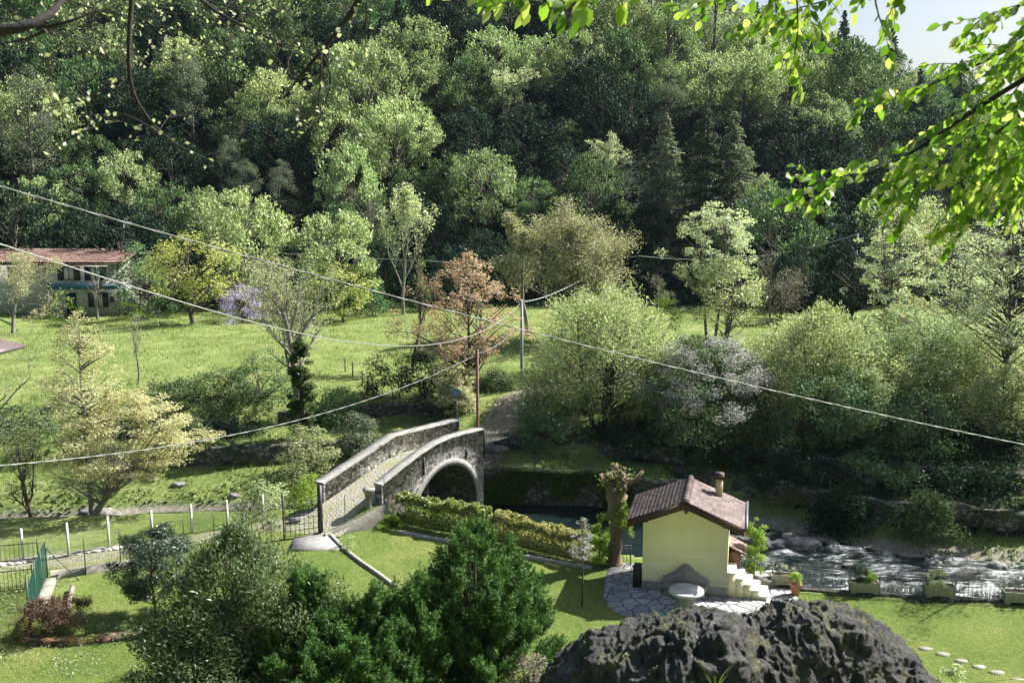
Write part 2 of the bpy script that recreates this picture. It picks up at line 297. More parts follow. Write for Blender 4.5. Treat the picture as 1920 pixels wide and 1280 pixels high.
def gz(x, y):
    x = np.asarray(x, float); y = np.asarray(y, float); x, y = np.broadcast_arrays(x, y); P = np.stack([x, y, x*0], -1)
    yn = np.interp(x, *YN); yf = np.interp(x, *YF)+.35*vn(P, .45, 3); s = y-yf
    zl = np.interp(s, *PL); zm = np.interp(s, *PM); zr = np.interp(s, *PR)
    a = sm(-4.5, -2.6, x); b = sm(7.5, 9.5, x)
    z = zl*(1-a)+zm*a*(1-b)+zr*b
    z = z+(.10*vn(P, .6, 4)+.28*fbm(P, .12, 3, 5))*sm(5, 12, s)
    # near side: bank down to the water, lawn, slope up to the viewpoint
    sn = yn-y; zn = np.where(x < -9, np.interp(sn, [0, .5, 1.3], [-2.1, -1.2, 0]), np.interp(sn, [0, .15, .5], [-2.1, -1.9, 0]))
    zn = zn+np.clip((27.3-y)*.5, 0, 12.9)
    r = (x-W0[0])*WN[0]+(y-W0[1])*WN[1]; q = (x-W0[0])*WD[0]+(y-W0[1])*WD[1]
    zn = zn+np.clip(q*.36, 0, .8)*sm(0, .12, r)*sm(3.6, 2.9, r)*sm(3.2, 2.9, q)
    z = np.where(sn > 0, zn, np.where(s < 0, -2.2, z))
    # wooded hill
    sl = np.interp(x, [-40, 10, 45, 120], [.64, .62, .47, .40]); y0 = 97+4*vn(P, .03, 8)
    hz = np.maximum(y-y0, 0); hill = 2.6+sl*(np.sqrt(hz*hz+16)-4)+hz*.02*vn(P, .05, 9)
    rd = np.interp(x-(y-150)*.25, *RX); hill = rd-np.log1p(np.exp(np.clip((rd-hill)/3, -40, 40)))*3
    hill = np.where(hill > rd-.5, hill-(y-150).clip(0)*.05, hill)
    k = sm(-2, 6, y-y0); return z*(1-k)+np.maximum(hill, 0)*k
def spaced(a, b, st): return np.arange(a, b, st)
xs = np.concatenate([[-600, -400, -250], spaced(-160, -60, 5), spaced(-60, -30, 1.0), spaced(-30, 28, .3), spaced(28, 60, .9), spaced(60, 180, 5), [200, 260, 400, 600]])
ys = np.concatenate([[-300, -120, -50], spaced(-30, 24, 2.5), spaced(24, 34, .6), spaced(34, 60, .24), spaced(60, 96, .8), spaced(96, 110, 1.2), spaced(110, 260, 3), [280, 330, 420, 700, 1200]])
X, Y = np.meshgrid(xs, ys); Z = gz(X, Y)
nx, ny = len(xs), len(ys); i = np.arange(ny-1)[:, None]*nx+np.arange(nx-1)[None]
gm = MB().add(np.stack([X, Y, Z], -1), np.stack([i, i+1, i+nx+1, i+nx], -1).reshape(-1, 4))
yn = np.interp(X, *YN); yf = np.interp(X, *YF); P3 = np.stack([X, Y, Z*0], -1)
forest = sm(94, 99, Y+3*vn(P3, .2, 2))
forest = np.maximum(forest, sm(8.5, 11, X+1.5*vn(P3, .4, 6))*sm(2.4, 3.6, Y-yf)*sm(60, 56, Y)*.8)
bare = np.maximum(sm(1.5, 1.0, dseg(X, Y, PATH)+.25*vn(P3, 1.7, 3)), .75*sm(1.1, .2, dseg(X, Y, TRACK)+.5*vn(P3, .8, 4)))
bare = np.maximum(bare, sm(-1.35, -1.6, Z)); lawn = sm(.6, .9, yn-Y)*sm(20, 26, Y)*sm(-17, -15, X)
m, nt, N, L, P = nmat('ground_cover'); at = N.new('ShaderNodeAttribute'); at.attribute_name = 'zone'; sp = N.new('ShaderNodeSeparateColor'); L.new(at.outputs['Color'], sp.inputs[0])
n1 = noise(nt, .35, 8, .65); n2 = noise(nt, 3.5, 8, .75); n3 = noise(nt, 25, 5, .7)
mead = ramp(nt, n1, [(.3, (.12, .18, .055)), (.5, (.21, .27, .09)), (.7, (.32, .36, .15))])
mead = mixc(nt, .75, mead, ramp(nt, n2, [(.28, (.35, .4, .3)), (.52, (.9, .9, .8)), (.75, (1.25, 1.2, 1.1))]), 'MULTIPLY')
lw = ramp(nt, n1, [(.3, (.10, .17, .038)), (.5, (.165, .225, .055)), (.7, (.27, .28, .09))]); lw = mixc(nt, .6, lw, ramp(nt, n2, [(.25, (.5, .58, .5)), (.5, (.9, .92, .9)), (.78, (1.25, 1.18, 1.1))]), 'MULTIPLY')
lw = mixc(nt, .5, lw, ramp(nt, n3, [(.3, (.5, .55, .5)), (.7, (1.2, 1.2, 1.2))]), 'MULTIPLY')
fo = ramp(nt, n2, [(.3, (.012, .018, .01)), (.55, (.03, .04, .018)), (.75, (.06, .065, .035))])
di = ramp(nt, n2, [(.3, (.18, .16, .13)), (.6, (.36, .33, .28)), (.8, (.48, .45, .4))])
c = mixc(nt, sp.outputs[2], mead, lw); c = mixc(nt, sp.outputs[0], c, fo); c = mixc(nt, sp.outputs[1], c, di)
L.new(c, P.inputs['Base Color']); P.inputs['Roughness'].default_value = .95; P.inputs['Specular IOR Level'].default_value = .1
ad = N.new('ShaderNodeMath'); ad.operation = 'MULTIPLY_ADD'; ad.inputs[1].default_value = .35; L.new(n3, ad.inputs[0]); L.new(n2, ad.inputs[2])
L.new(bump(nt, ad.outputs[0], .9, .18), P.inputs['Normal'])
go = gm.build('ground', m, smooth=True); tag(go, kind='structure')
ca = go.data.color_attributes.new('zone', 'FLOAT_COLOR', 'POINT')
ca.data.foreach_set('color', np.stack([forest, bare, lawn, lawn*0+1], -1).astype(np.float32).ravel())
# ---------------------------------------------------------------- river
xr = np.concatenate([spaced(-60, -26, .5), spaced(-26, 26, .11), spaced(26, 60, .6)]); tr = np.linspace(0, 1, 95)
XR = np.broadcast_to(xr, (len(tr), len(xr))); a = np.interp(xr, *YN)-.3; b = np.interp(xr, *YF)+.9; YR = a[None]+(b-a)[None]*tr[:, None]
PR3 = np.stack([XR*.55, YR*1.3, XR*0], -1); w = vn(PR3, 1.3, 1)*.5+vn(PR3, 22, 6)*.08+np.abs(vn(PR3, 2.3, 2))*-.5+vn(PR3, 5, 3)*.22+vn(PR3, 11, 4)*.1
rap = np.clip(sm(5, 11, XR)+sm(-12, -18, XR)*.5+.18+.4*vn(PR3, .35, 9), .1, 1)
ZR = -1.72+.19*w*rap; nx = len(xr); i = np.arange(len(tr)-1)[:, None]*nx+np.arange(nx-1)[None]
m, nt, N, L, P = nmat('stream_water'); at = N.new('ShaderNodeAttribute'); at.attribute_name = 'foam'
tc = N.new('ShaderNodeTexCoord'); mp = N.new('ShaderNodeMapping'); mp.inputs['Scale'].default_value = (.5, 1.4, 1); mp.inputs['Rotation'].default_value = (0, 0, .2); L.new(tc.outputs['Object'], mp.inputs[0])
fn = noise(nt, 6.5, 9, .85, mp.outputs[0], .6); sb = N.new('ShaderNodeMath'); sb.operation = 'ADD'; L.new(fn, sb.inputs[0]); L.new(at.outputs['Fac'], sb.inputs[1])
ff = ramp(nt, sb.outputs[0], [(.84, (0, 0, 0)), (1.0, (1, 1, 1))]) if False else None
mr = N.new('ShaderNodeMapRange'); mr.inputs[1].default_value = .93; mr.inputs[2].default_value = 1.16; L.new(sb.outputs[0], mr.inputs[0])
L.new(mixc(nt, mr.outputs[0], (.008, .016, .016), (.66, .69, .70)), P.inputs['Base Color']); P.inputs['Roughness'].default_value = .12; P.inputs['IOR'].default_value = 1.33
rr = N.new('ShaderNodeMapRange'); rr.inputs[3].default_value = .1; rr.inputs[4].default_value = .6; L.new(mr.outputs[0], rr.inputs[0]); L.new(rr.outputs[0], P.inputs['Roughness'])
hm = N.new('ShaderNodeMath'); hm.operation = 'MULTIPLY'; L.new(noise(nt, 7, 5, .7, mp.outputs[0], .5), hm.inputs[0]); L.new(at.outputs['Fac'], hm.inputs[1])
L.new(bump(nt, hm.outputs[0], 1, .14), P.inputs['Normal'])
ro = MB().add(np.stack([XR, YR, ZR], -1), np.stack([i, i+1, i+nx+1, i+nx], -1).reshape(-1, 4)).build('river', m, smooth=True); tag(ro, kind='structure')
fa = ro.data.attributes.new('foam', 'FLOAT', 'POINT'); fa.data.foreach_set('value', (rap*(.34+.33*w)+.12).astype(np.float32).ravel())
# ---------------------------------------------------------------- patio, slab, path stones
pts = [gp(u, v, 0)[:2] for u, v in ((1166, 1056), (1142, 1066), (1134, 1090), (1132, 1118), (1140, 1136), (1162, 1152), (1192, 1164), (1300, 1185), (1395, 1172), (1470, 1158), (1508, 1140), (1488, 1112), (1468, 1094), (1430, 1072))]
tag(MB().prism(pts, -.1, .035).build('patio', M['flagstone']), kind='structure')
tag(MB().prism([gp(u, v, 0)[:2] for u, v in ((552, 1008), (540, 1034), (637, 1030), (614, 1003))], -.1, .05).build('gate_slab', simple('pale_slab', (.17, .17, .165), (.3, .295, .285), 3, .8, .2)), kind='structure')
def strip(name, pts, w, h, mat, label, cat, base=None, jit=0, zoff=0, n=None):
    P = np.array([p[:2] for p in pts], float); seg = np.linalg.norm(np.diff(P, axis=0), axis=1); L_ = np.concatenate([[0], np.cumsum(seg)])
    n = n or max(2, int(L_[-1]/.3)); t = np.linspace(0, L_[-1], n); Q = np.stack([np.interp(t, L_, P[:, 0]), np.interp(t, L_, P[:, 1])], -1)
    T = np.gradient(Q, axis=0); T /= np.linalg.norm(T, axis=1)[:, None]; Nn = np.stack([-T[:, 1], T[:, 0]], -1)*w/2
    hh = np.interp(t/L_[-1], np.linspace(0, 1, len(np.atleast_1d(h))), np.atleast_1d(h)); zb = gz(Q[:, 0], Q[:, 1]) if base is None else np.full(n, base)
    j = (vn(np.stack([Q[:, 0], Q[:, 1], Q[:, 0]*0], -1), 2.1, 7)*jit)
    V = []
    for s_, z_ in ((-1, zb-.3), (-1, zb+hh+j), (1, zb+hh+j*.6), (1, zb-.3)): V.append(np.concatenate([Q+Nn*s_, (z_+zoff)[:, None]], 1))
    V = np.stack(V, 1); b = MB(); i = np.arange(n-1)[:, None]*4; k = np.arange(3)[None]
    b.add(V, np.stack([i+k, i+k+1, i+4+k+1, i+4+k], -1).reshape(-1, 4)); b.f.append(np.array([[0, 1, 2, 3], [4*n-1, 4*n-2, 4*n-3, 4*n-4]]))
    o = b.build(name, mat); tag(o, label, cat); return o
strip('lawn_kerb', [gp(618, 1003), gp(640, 1026), (gp(672, 1052)), gp(710, 1078), gp(750, 1108), gp(790, 1150)], .15, .1, M['old_concrete'], 'thin concrete kerb curving through the lawn from the gate slab to the junipers', 'kerb', base=0, n=16)
for q, (u, v) in enumerate(((1735, 1216), (1768, 1226), (1802, 1239), (1836, 1250), (1868, 1260), (1908, 1274))):
    p = gp(u, v); w = .24; rng = np.random.default_rng(q)
    poly = [(p[0]+w*rng.uniform(.8, 1.1)*math.cos(a), p[1]+.15*rng.uniform(.8, 1.1)*math.sin(a)) for a in np.arange(7)*2*math.pi/7]
    tag(MB().prism(poly, -.1, .018).build('stepping_stone', M['old_concrete']), ['pale stepping stone in the lawn nearest the dark boulder', 'second stepping stone from the dark boulder', 'third stepping stone from the dark boulder', 'fourth stepping stone from the dark boulder', 'fifth stepping stone from the dark boulder', 'stepping stone farthest from the dark boulder in the bottom corner'][q], 'stepping stone', 'stepping stones across the lawn')
# ---------------------------------------------------------------- bridge
def bp(s0, t): return s0+BD*t
ZR_ = ([-2.6, -.6, 0, 1.2, 2.4, 3.5, 4.5, 5.5, 6.8, 8.2, 12], [.9, 1.58, 1.75, 2.05, 2.32, 2.51, 2.6, 2.6, 2.51, 2.38, 2.05]); ZL_ = ([-2.4, 0, 5.3, 11], [.8, 1.45, 2.42, 2.02])
bridge = thing('stone_bridge', 'old humpback stone footbridge with one arch crossing the stream', 'bridge', (0, 0, 0))
def deckz(t, s_): return (np.interp(t, *ZR_)-.92)*(1-s_)+(np.interp(t, *ZL_)-.92)*s_
b = MB(); T = np.linspace(-2.4, 11.6, 50); S = np.linspace(0, 1, 9); V = []
for t in T:
    for s_ in S: p = bp(R0, t)*(1-s_)+bp(L0-BD*.3, t)*s_; V.append((p[0], p[1], deckz(t, s_)+.03*math.sin(s_*math.pi)))
i = np.arange(49)[:, None]*9+np.arange(8)[None]; b.add(V, np.stack([i, i+9, i+10, i+1], -1).reshape(-1, 4))
m, nt, N, L, P = nmat('cobbled_deck'); g1 = noise(nt, 1.2, 7, .7)
vo = N.new('ShaderNodeTexVoronoi'); vo.inputs['Scale'].default_value = 9; tc = N.new('ShaderNodeTexCoord'); L.new(tc.outputs['Object'], vo.inputs[0])
cc = ramp(nt, vo.outputs['Distance'], [(.1, (.36, .34, .29)), (.9, (.22, .21, .17))]); L.new(mixc(nt, ramp(nt, g1, [(.45, (0, 0, 0)), (.62, (.7, .7, .7))]), cc, (.22, .25, .08)), P.inputs['Base Color'])
P.inputs['Roughness'].default_value = .9; L.new(bump(nt, vo.outputs['Distance'], -.8 if False else .8, .04), P.inputs['Normal'])
b.build('deck', m, bridge)
# side walls with the arch opening cut out (spandrels), 0.35 m thick
TC, HS, ZSP, ZCR = 4.85, 2.75, -1.05, 1.28
def archz(t):
    e = 1-((t-TC)/HS)**2; return ZSP+(ZCR-ZSP)*math.sqrt(max(e, 0)) if abs(t-TC) < HS else None
def wall_side(s0, off, Z_, t0, t1, name):
    b = MB(); n = 90; ts = sorted(set(list(np.linspace(t0, t1, n))+[TC-HS, TC+HS]+list(TC+HS*np.cos(np.linspace(0, math.pi, 40))))); NRM = np.array([.866, -.5])
    for inner in (0, 1):
        o = off[inner]; V = []; F = []
        for t in ts:
            p = bp(s0, t)+NRM*o; az = archz(t); V += [(p[0], p[1], -2.3 if az is None else az), (p[0], p[1], float(np.interp(t, *Z_)))]
        for k in range(len(ts)-1): F.append((2*k, 2*k+2, 2*k+3, 2*k+1))
        b.add(V, F)
    m_ = 2*len(ts); base = b.n-2*m_
    cap = [(base+2*k+1, base+2*k+3, base+m_+2*k+3, base+m_+2*k+1) for k in range(len(ts)-1)]+[(base+0, base+1, base+m_+1, base+m_), (base+m_-2, base+m_-1, base+2*m_-1, base+2*m_-2)]
    b.f.append(np.array(cap)); return b.build(name, M['bridge_stone'], bridge)
wall_side(R0, (.03, .4), ZR_, -.1, 8.25, 'parapet_wall'); wall_side(L0, (-.42, -.02), ZL_, 0, 11, 'parapet_wall')
def coping(s0, off, Z_, t0, t1):
    b = MB(); ts = np.linspace(t0, t1, 40); NRM = np.array([.866, -.5]); V = []
    for t in ts:
        z = float(np.interp(t, *Z_))+.02*math.sin(t*5.1)*.4
        for o, dz in ((off[0], -.03), (off[0], .055), (off[1], .055), (off[1], -.03)): p = bp(s0, t)+NRM*o; V.append((p[0], p[1], z+dz))
    i = np.arange(39)[:, None]*4; k = np.arange(3)[None]; b.add(V, np.stack([i+k, i+k+1, i+4+k+1, i+4+k], -1).reshape(-1, 4)); b.f.append(np.array([[0, 1, 2, 3], [159, 158, 157, 156]])); b.build('coping', M['arch_stone'], bridge)
coping(R0, (0, .45), ZR_, -.15, 8.25); coping(L0, (-.48, .03), ZL_, -.05, 11.05)
b = MB(); NRM = np.array([.866, -.5]); th = np.linspace(0, math.pi, 41)          # vault and the dressed arch ring
for nm, o0, o1, grow, mt in (('vault', -2.9, .38, 0, 'rubble'), ('arch_ring', .3, .415, .34, 'arch_stone')):
    b = MB(); V = []
    for a in th:
        for o, g_ in (((o0, 0), (o1, 0)) if grow == 0 else ((o0, 0), (o1, 0), (o1, grow), (o0, grow))):
            t = TC+(HS+g_-.005)*math.cos(a); z = ZSP+(ZCR-ZSP+g_)*math.sin(a); p = bp(R0, t)+NRM*o; V.append((p[0], p[1], z-.004))
    k_ = 2 if grow == 0 else 4
    i = np.arange(40)[:, None]*k_; k = np.arange(k_-1)[None]; b.add(V, np.stack([i+k, i+k_+k, i+k_+k+1, i+k+1], -1).reshape(-1, 4))
    b.build(nm, M[mt], bridge)
for sgn in (-1, 1):      # abutment faces below the springing
    b = MB(); V = []
    for o in (-2.9, .42):
        for z in (-2.3, ZSP+.02): p = bp(R0, TC+sgn*(HS+.004))+NRM*o; V.append((p[0], p[1], z))
    b.add(V, [(0, 1, 3, 2)]); b.build('abutment', M['rubble'], bridge)
for t, z0, z1 in ((3.0, 1.35, 2.2), (6.6, 1.25, 1.75), (8.27, .9, 2.35)):
    p = bp(R0, t)+NRM*.44; MB().box(-.03, .03, -.03, .03, z0, z1).build('iron_tie', M['iron'], bridge, (p[0], p[1], 0), -.52)
p = bp(R0, -.5); MB().lathe([(.15, 0), (.17, .1), (.13, .3), (.13, .62), (.2, .8), (.27, .92), (.27, .98), (0, .98)], k=16).build('end_bollard', M['old_concrete'], bridge, (p[0], p[1], .62))
# garden walls
o = strip('garden_wall', [W0+WD*-.05, W0+WD*2.75], .2, [.14, .55, 1.02], M['old_concrete'], 'stained concrete retaining wall between the iron gate and the bridge', 'wall', base=0)
q = W0+WD*2.85; tag(o)
strip('garden_wall', [gp(95, 1084), gp(160, 1074), gp(240, 1063), gp(270, 1060)], .28, .26, M['old_concrete'], 'low concrete wall behind the small fenced lawn, running into the round laurel', 'wall', base=0, jit=.02)
strip('garden_wall', [gp(92, 1093), gp(84, 1112), gp(72, 1150)], .5, .22, M['old_concrete'], 'wide flat concrete wall top beside the green mesh fence', 'wall', base=0)
strip('garden_wall', [gp(136, 1106), gp(131, 1130), gp(125, 1158)], .14, .2, M['old_concrete'], 'thin concrete edging strip beside the reddish shrub', 'wall', base=0)
strip('mossy_wall', [gp(42, 1200), gp(66, 1206), gp(130, 1207), gp(200, 1200), gp(292, 1192)], .34, .2, M['moss_wall'], 'low mossy brick and stone wall along the front of the fenced lawn', 'wall', base=0, jit=.09)
strip('mossy_wall', [gp(58, 1160), gp(46, 1180), gp(40, 1203)], .34, .2, M['moss_wall'], 'short mossy stone wall left of the reddish shrub', 'wall', base=0, jit=.09)
def face_wall(name, xs_, doff, z0, z1, label, mat='rubble', jit=.07, thick=.35):
    """irregular dry stone wall following the far bank at distance doff"""
    xs_ = np.arange(xs_[0], xs_[1], .22); yb = np.interp(xs_, *YF)+.35*vn(np.stack([xs_, np.interp(xs_, *YF), xs_*0], -1), .45, 3)+doff
    rows = np.linspace(0, 1, 8); V = []
    for r_ in rows:
        z = z0+(z1-z0)*r_; pj = np.stack([xs_, xs_*0, np.full_like(xs_, z)], -1); V.append(np.stack([xs_, yb+jit*vn(pj, 2.6, 5)+r_*.12, np.full_like(xs_, z)+(r_ == 1)*.12*vn(pj, 1.5, 8)], -1))
    V.append(V[-1]+np.array([0, thick, .03])); V = np.stack(V); n = len(xs_); i = np.arange(8)[:, None]*n+np.arange(n-1)[None]
    o = MB().add(V, np.stack([i, i+1, i+n+1, i+n], -1).reshape(-1, 4)).build(name, M[mat]); tag(o, label, 'wall'); return o
face_wall('retaining_wall', (-2.0, 8.6), .12, -2.2, .03, 'tall dark rubble wall holding the far bank right of the bridge arch')
face_wall('retaining_wall', (-1.0, 9), 3.35, .0, .8, 'low rubble wall on the terrace above the tall river wall')
face_wall('retaining_wall', (8.5, 34), 2.95, -1.2, .0, 'lower dry stone terrace wall above the shaded bank behind the hut', jit=.2)
face_wall('retaining_wall', (8.5, 34), 5.55, -.1, 1.02, 'upper dry stone terrace wall at the feet of the riverside bushes', jit=.12)
face_wall('retaining_wall', (-19, -8), 4.35, -.7, .42, 'dark dry stone wall under a grassy ledge left of the bridge', jit=.12)
face_wall('retaining_wall', (-13.5, -4), 8.1, .6, 1.5, 'short stone wall at the foot of the meadow behind the ivy tree', jit=.12)
# ---------------------------------------------------------------- tree builders
def bez(a, b, c, n): t = np.linspace(0, 1, n)[:, None]; return (1-t)**2*a+2*t*(1-t)*b+t*t*c
SHAPE = {'round': lambda h: (np.clip(1-(2*h-1)**2, 0, 1))**.5, 'egg': lambda h: np.clip(np.sin(math.pi*h**.75), 0, 1)**.8, 'cone': lambda h: np.clip(1.02-h, 0, 1)**.85,
         'top': lambda h: np.clip(np.sin(math.pi*h**1.4), 0, 1)**.7, 'bush': lambda h: np.clip(1-h**2.4, 0, 1)**.5, 'col': lambda h: np.clip(1-(2*h-1)**6, 0, 1)**.5*.9}
def crown_mb(seed, H, W, zb, ncl, rc, nl, ls, shape='round', up=.4, asp=.55, flat=.6, shell=.45, stems=1, tr=.12, lean=(0, 0), D=None, limb=.35, depthtw=True, wob=.18, feath=0.):
    """crown of leaf clumps in an uneven envelope; returns (leaf builder, wood builder)"""
    g = np.random.default_rng(seed); lf = MB(); wd = MB(); D = D or W
    h = g.random(ncl)**.9; th = g.random(ncl)*2*math.pi; rr = SHAPE[shape](h)*(shell+(1-shell)*g.random(ncl)**.5)
    env = 1+wob*np.sin(th*3+seed)+wob*np.sin(th*2+h*7+seed*2)
    z = zb+(H-zb)*h; C = np.stack([np.cos(th)*rr*env*W/2+lean[0]*z/H, np.sin(th)*rr*env*D/2+lean[1]*z/H, z+g.normal(size=ncl)*rc*.3], -1)
    rad = rc*g.uniform(.6, 1.35, ncl)*np.clip(.55+.6*SHAPE[shape](h), .5, 1.1)
    nn = np.maximum((nl*(rad/rc)**2).astype(int), 3)
    idx = np.repeat(np.arange(ncl), nn); n = len(idx); U = g.normal(size=(n, 3)); U /= np.linalg.norm(U, axis=1)[:, None]; U *= (g.random(n)**.45)[:, None]
    U[:, 2] *= flat; Pn = C[idx]+U*rad[idx][:, None]
    ax = np.stack([lean[0]*Pn[:, 2]/H, lean[1]*Pn[:, 2]/H, Pn[:, 2]*0+zb*.6], -1); out = Pn-ax; out[:, 2] *= .4; out /= np.linalg.norm(out, axis=1)[:, None]+1e-6
    if feath: lf.leaves(Pn, ls, g, .15, asp, None, along=(out*.9+[0, 0, 1.0])*feath)
    else: lf.leaves(Pn, ls, g, up, asp, out*.7)
    for s_ in range(stems):
        a0 = g.random()*6.28; b0 = np.array([math.cos(a0), math.sin(a0), 0])*(0 if stems == 1 else W*.06*g.uniform(.4, 1))
        top = np.array([lean[0]*.85+b0[0]*4, lean[1]*.85+b0[1]*4, H*.86]); mid = b0*1.3+np.array([lean[0]*.25, lean[1]*.25, H*.45])+g.normal(size=3)*[.05*W, .05*W, 0]
        path = bez(b0, mid, top, 9); rt = tr/math.sqrt(stems); wd.tube(np.vstack([path[:1]-[0, 0, .3], path]), np.concatenate([[rt*1.25], np.linspace(rt, rt*.15, 9)]), 7)
        sel = range(s_, ncl, stems)
        for k in sel:
            if g.random() > limb: continue
            c = C[k]; zt = np.clip((c[2]-np.hypot(c[0]-b0[0], c[1]-b0[1])*.8)/(H*.86), .12, .95); f = zt*8; i0 = int(min(f, 7)); p = path[i0]*(1-f+i0)+path[i0+1]*(f-i0)
            dl = np.linalg.norm(c-p); m_ = (p+c)/2+g.normal(size=3)*dl*.13+[0, 0, .10*dl]; r0 = rt*.5*(1-zt*.7); wd.tube(bez(p, m_, c, 5), np.linspace(r0, .012, 5), 4, False)
    return lf, wd
def bare_mb(seed, H, W, fork=.3, levels=4, kids=5, tr=.14, spread=.75, upw=.35, leaf_n=0, ls=.1, lr=.25, leaf_lv=None, stems=1, asp=.6, lean=(0, 0), twig=.006, curl=.16, topl=0):
    g = np.random.default_rng(seed); wd = MB(); paths = []
    def br(p, d, L_, r, lv):
        n = 6 if lv < 2 else 4; pts = [p]; dd = d.copy()
        for _ in range(n-1): dd = dd+g.normal(size=3)*curl+np.array([0, 0, upw*.3]); dd /= np.linalg.norm(dd); pts.append(pts[-1]+dd*L_/(n-1))
        pts = np.array(pts); r1 = max(r*(.25 if lv == levels-1 else .4), twig*.6); paths.append((pts, r, r1, lv))
        if lv == levels-1: return
        nk = kids if lv else kids+3
        for k in range(nk):
            f = (fork if lv == 0 else .2)+(1-(fork if lv == 0 else .2))*(k+g.random())/nk; ii = f*(n-1); i0 = min(int(ii), n-2); q = pts[i0]*(1-ii+i0)+pts[i0+1]*(ii-i0)
            t = pts[i0+1]-pts[i0]; t /= np.linalg.norm(t); s_ = g.normal(size=3); s_ -= (s_@t)*t; s_ /= np.linalg.norm(s_); d2 = t*(1-spread*.5)+s_*spread+[0, 0, upw*.5]; d2 /= np.linalg.norm(d2)
            br(q, d2, L_*g.uniform(.42, .72)*(1.12-f*.55), max(r*(1-.6*f)*.55, twig), lv+1)
    for s_ in range(stems):
        a = g.random()*6.28; o = np.array([math.cos(a), math.sin(a), 0])*(0 if stems == 1 else .15); br(o, np.array([o[0]*1.2, o[1]*1.2, 1.0]), H*.8, tr/math.sqrt(stems), 0)
    A = np.concatenate([p[0] for p in paths]); zmax = A[:, 2].max(); wx = np.percentile(np.abs(A[:, :2]), 98)
    sc = np.array([W/2/wx, W/2/wx, H/zmax]); T = []
    for pts, r, r1, lv in paths:
        pts = pts*sc; pts[:, 0] += lean[0]*pts[:, 2]/H; pts[:, 1] += lean[1]*pts[:, 2]/H
        wd.tube(pts, np.linspace(max(r, twig), r1, len(pts)), (8, 5, 4, 3, 3)[lv], False)
        if lv >= (leaf_lv if leaf_lv is not None else levels-1): T.append(pts[-2:]); T.append((pts[1:3]))
    lf = MB(); T = np.concatenate(T)
    if leaf_n:
        if topl: T = T[g.random(len(T)) < topl+(1-topl)*(T[:, 2]/H)**2]
        Pn = np.repeat(T, leaf_n, 0); Pn = Pn+g.normal(size=Pn.shape)*lr*[.6, .6, .45]; lf.leaves(Pn, ls, g, .5, asp)
    return lf, wd
def spruce_mb(seed, H, W, ls=.35, dens=1.0, droop=.35, zb=.06):
    g = np.random.default_rng(seed); lf = MB(); wd = MB(); wd.tube([(0, 0, -.3), (0, 0, H*.5), (0, 0, H*.97)], [H*.018, H*.011, .03], 6); C = []; A = []
    z = H*zb
    while z < H*.985:
        f = z/H; R_ = W/2*(1-f)**.8*g.uniform(.8, 1.1); nb = int(6+5*(1-f))
        for k in range(nb):
            a = g.random()*6.28; rl = R_*g.uniform(.7, 1.12); n = max(3, int(rl*9*dens)); t = g.random(n)**.6
            w_ = .22*rl*(1-t*.6); c = np.stack([math.cos(a)*rl*t, math.sin(a)*rl*t, z-droop*rl*t**1.5+.12*rl*t**3], -1)+g.normal(size=(n, 3))*np.stack([w_, w_, w_*.35], -1)
            C.append(c); A.append(np.tile([math.cos(a), math.sin(a), -.35], (n, 1)))
            if k % 3 == 0: wd.tube([(0, 0, z), (math.cos(a)*rl*.9, math.sin(a)*rl*.9, z-droop*rl*.8)], [.05, .015], 3, False)
        z += H*.021*(1.3-f*.6)
    C = np.concatenate(C); A = np.concatenate(A); lf.leaves(C, ls, g, .5, .42, along=A); return lf, wd
def plant(name, label, cat, lw, mats, loc, rz=0, sc=1, group=None, parts=('crown', 'trunk'), smooth=True):
    t = thing(name, label, cat, loc, rz, group, sc); lf, wd = lw
    if lf is not None and lf.n: lf.build(parts[0], M[mats[0]], t)
    if wd is not None and wd.n: wd.build(parts[1], M[mats[1]], t, smooth=smooth)
    return t
# ---------------------------------------------------------------- the wooded hillside
PROT = {}
def proto(kind, i):
    k = (kind, i)
    if k in PROT: return PROT[k], False
    s = 100*'BGDSPWNH'.index(kind)+i*7+3
    if kind in 'BGD':
        sh = ('round', 'egg', 'round', 'bush')[i % 4]; m_ = {'B': 'lf_bright', 'G': 'lf_mid', 'D': 'lf_dark'}[kind]  # leaf tone carries light: pale for sunlit crowns, dark for shaded ones
        lw = crown_mb(s, 10, 9.5, 1.6, 120, .8, 52, .40, sh, .5, .42, .95, .55, tr=.2, limb=.6, wob=.2, feath=.8); mats = (m_, 'bark')
    elif kind == 'S': lw = spruce_mb(s, 12.5, 6.2, .42, 1.3); mats = ('lf_spruce', 'bark')
    elif kind == 'P': lw = crown_mb(s, 11, 5, 2, 60, .8, 110, .22, 'egg', .3, .3, .8, .35, tr=.18, limb=.4); mats = ('lf_pine', 'bark')
    elif kind == 'W': lw = bare_mb(s, 10, 7, .25, 4, 5, .16, leaf_n=5, ls=.2, lr=.35); mats = ('lf_white', 'pale_bark')
    elif kind == 'N': lw = bare_mb(s, 9, 6.5, .2, 4, 5, .14, leaf_n=2, ls=.13, lr=.3, twig=.014); mats = ('lf_grey', 'pale_bark')
    elif kind == 'H': lw = crown_mb(s, 9, 8.5, .8, 60, 1.2, 80, .32, 'round', .35, .6, .6, .4, tr=.15, limb=.25); mats = ('lf_dark', 'bark')
    t = plant({'S': 'spruce_tree', 'P': 'pine_tree'}.get(kind, 'broadleaf_tree'), None, 'tree', lw, mats, (0, 0, 0)); PROT[k] = t; return t, True
NOMH = {'B': 9.5, 'G': 9.5, 'D': 9.5, 'S': 5.5, 'P': 5, 'W': 7, 'N': 6.5, 'H': 8.5}; HT = {'B': 10, 'G': 10, 'D': 10, 'S': 14, 'P': 11, 'W': 10, 'N': 9, 'H': 9}
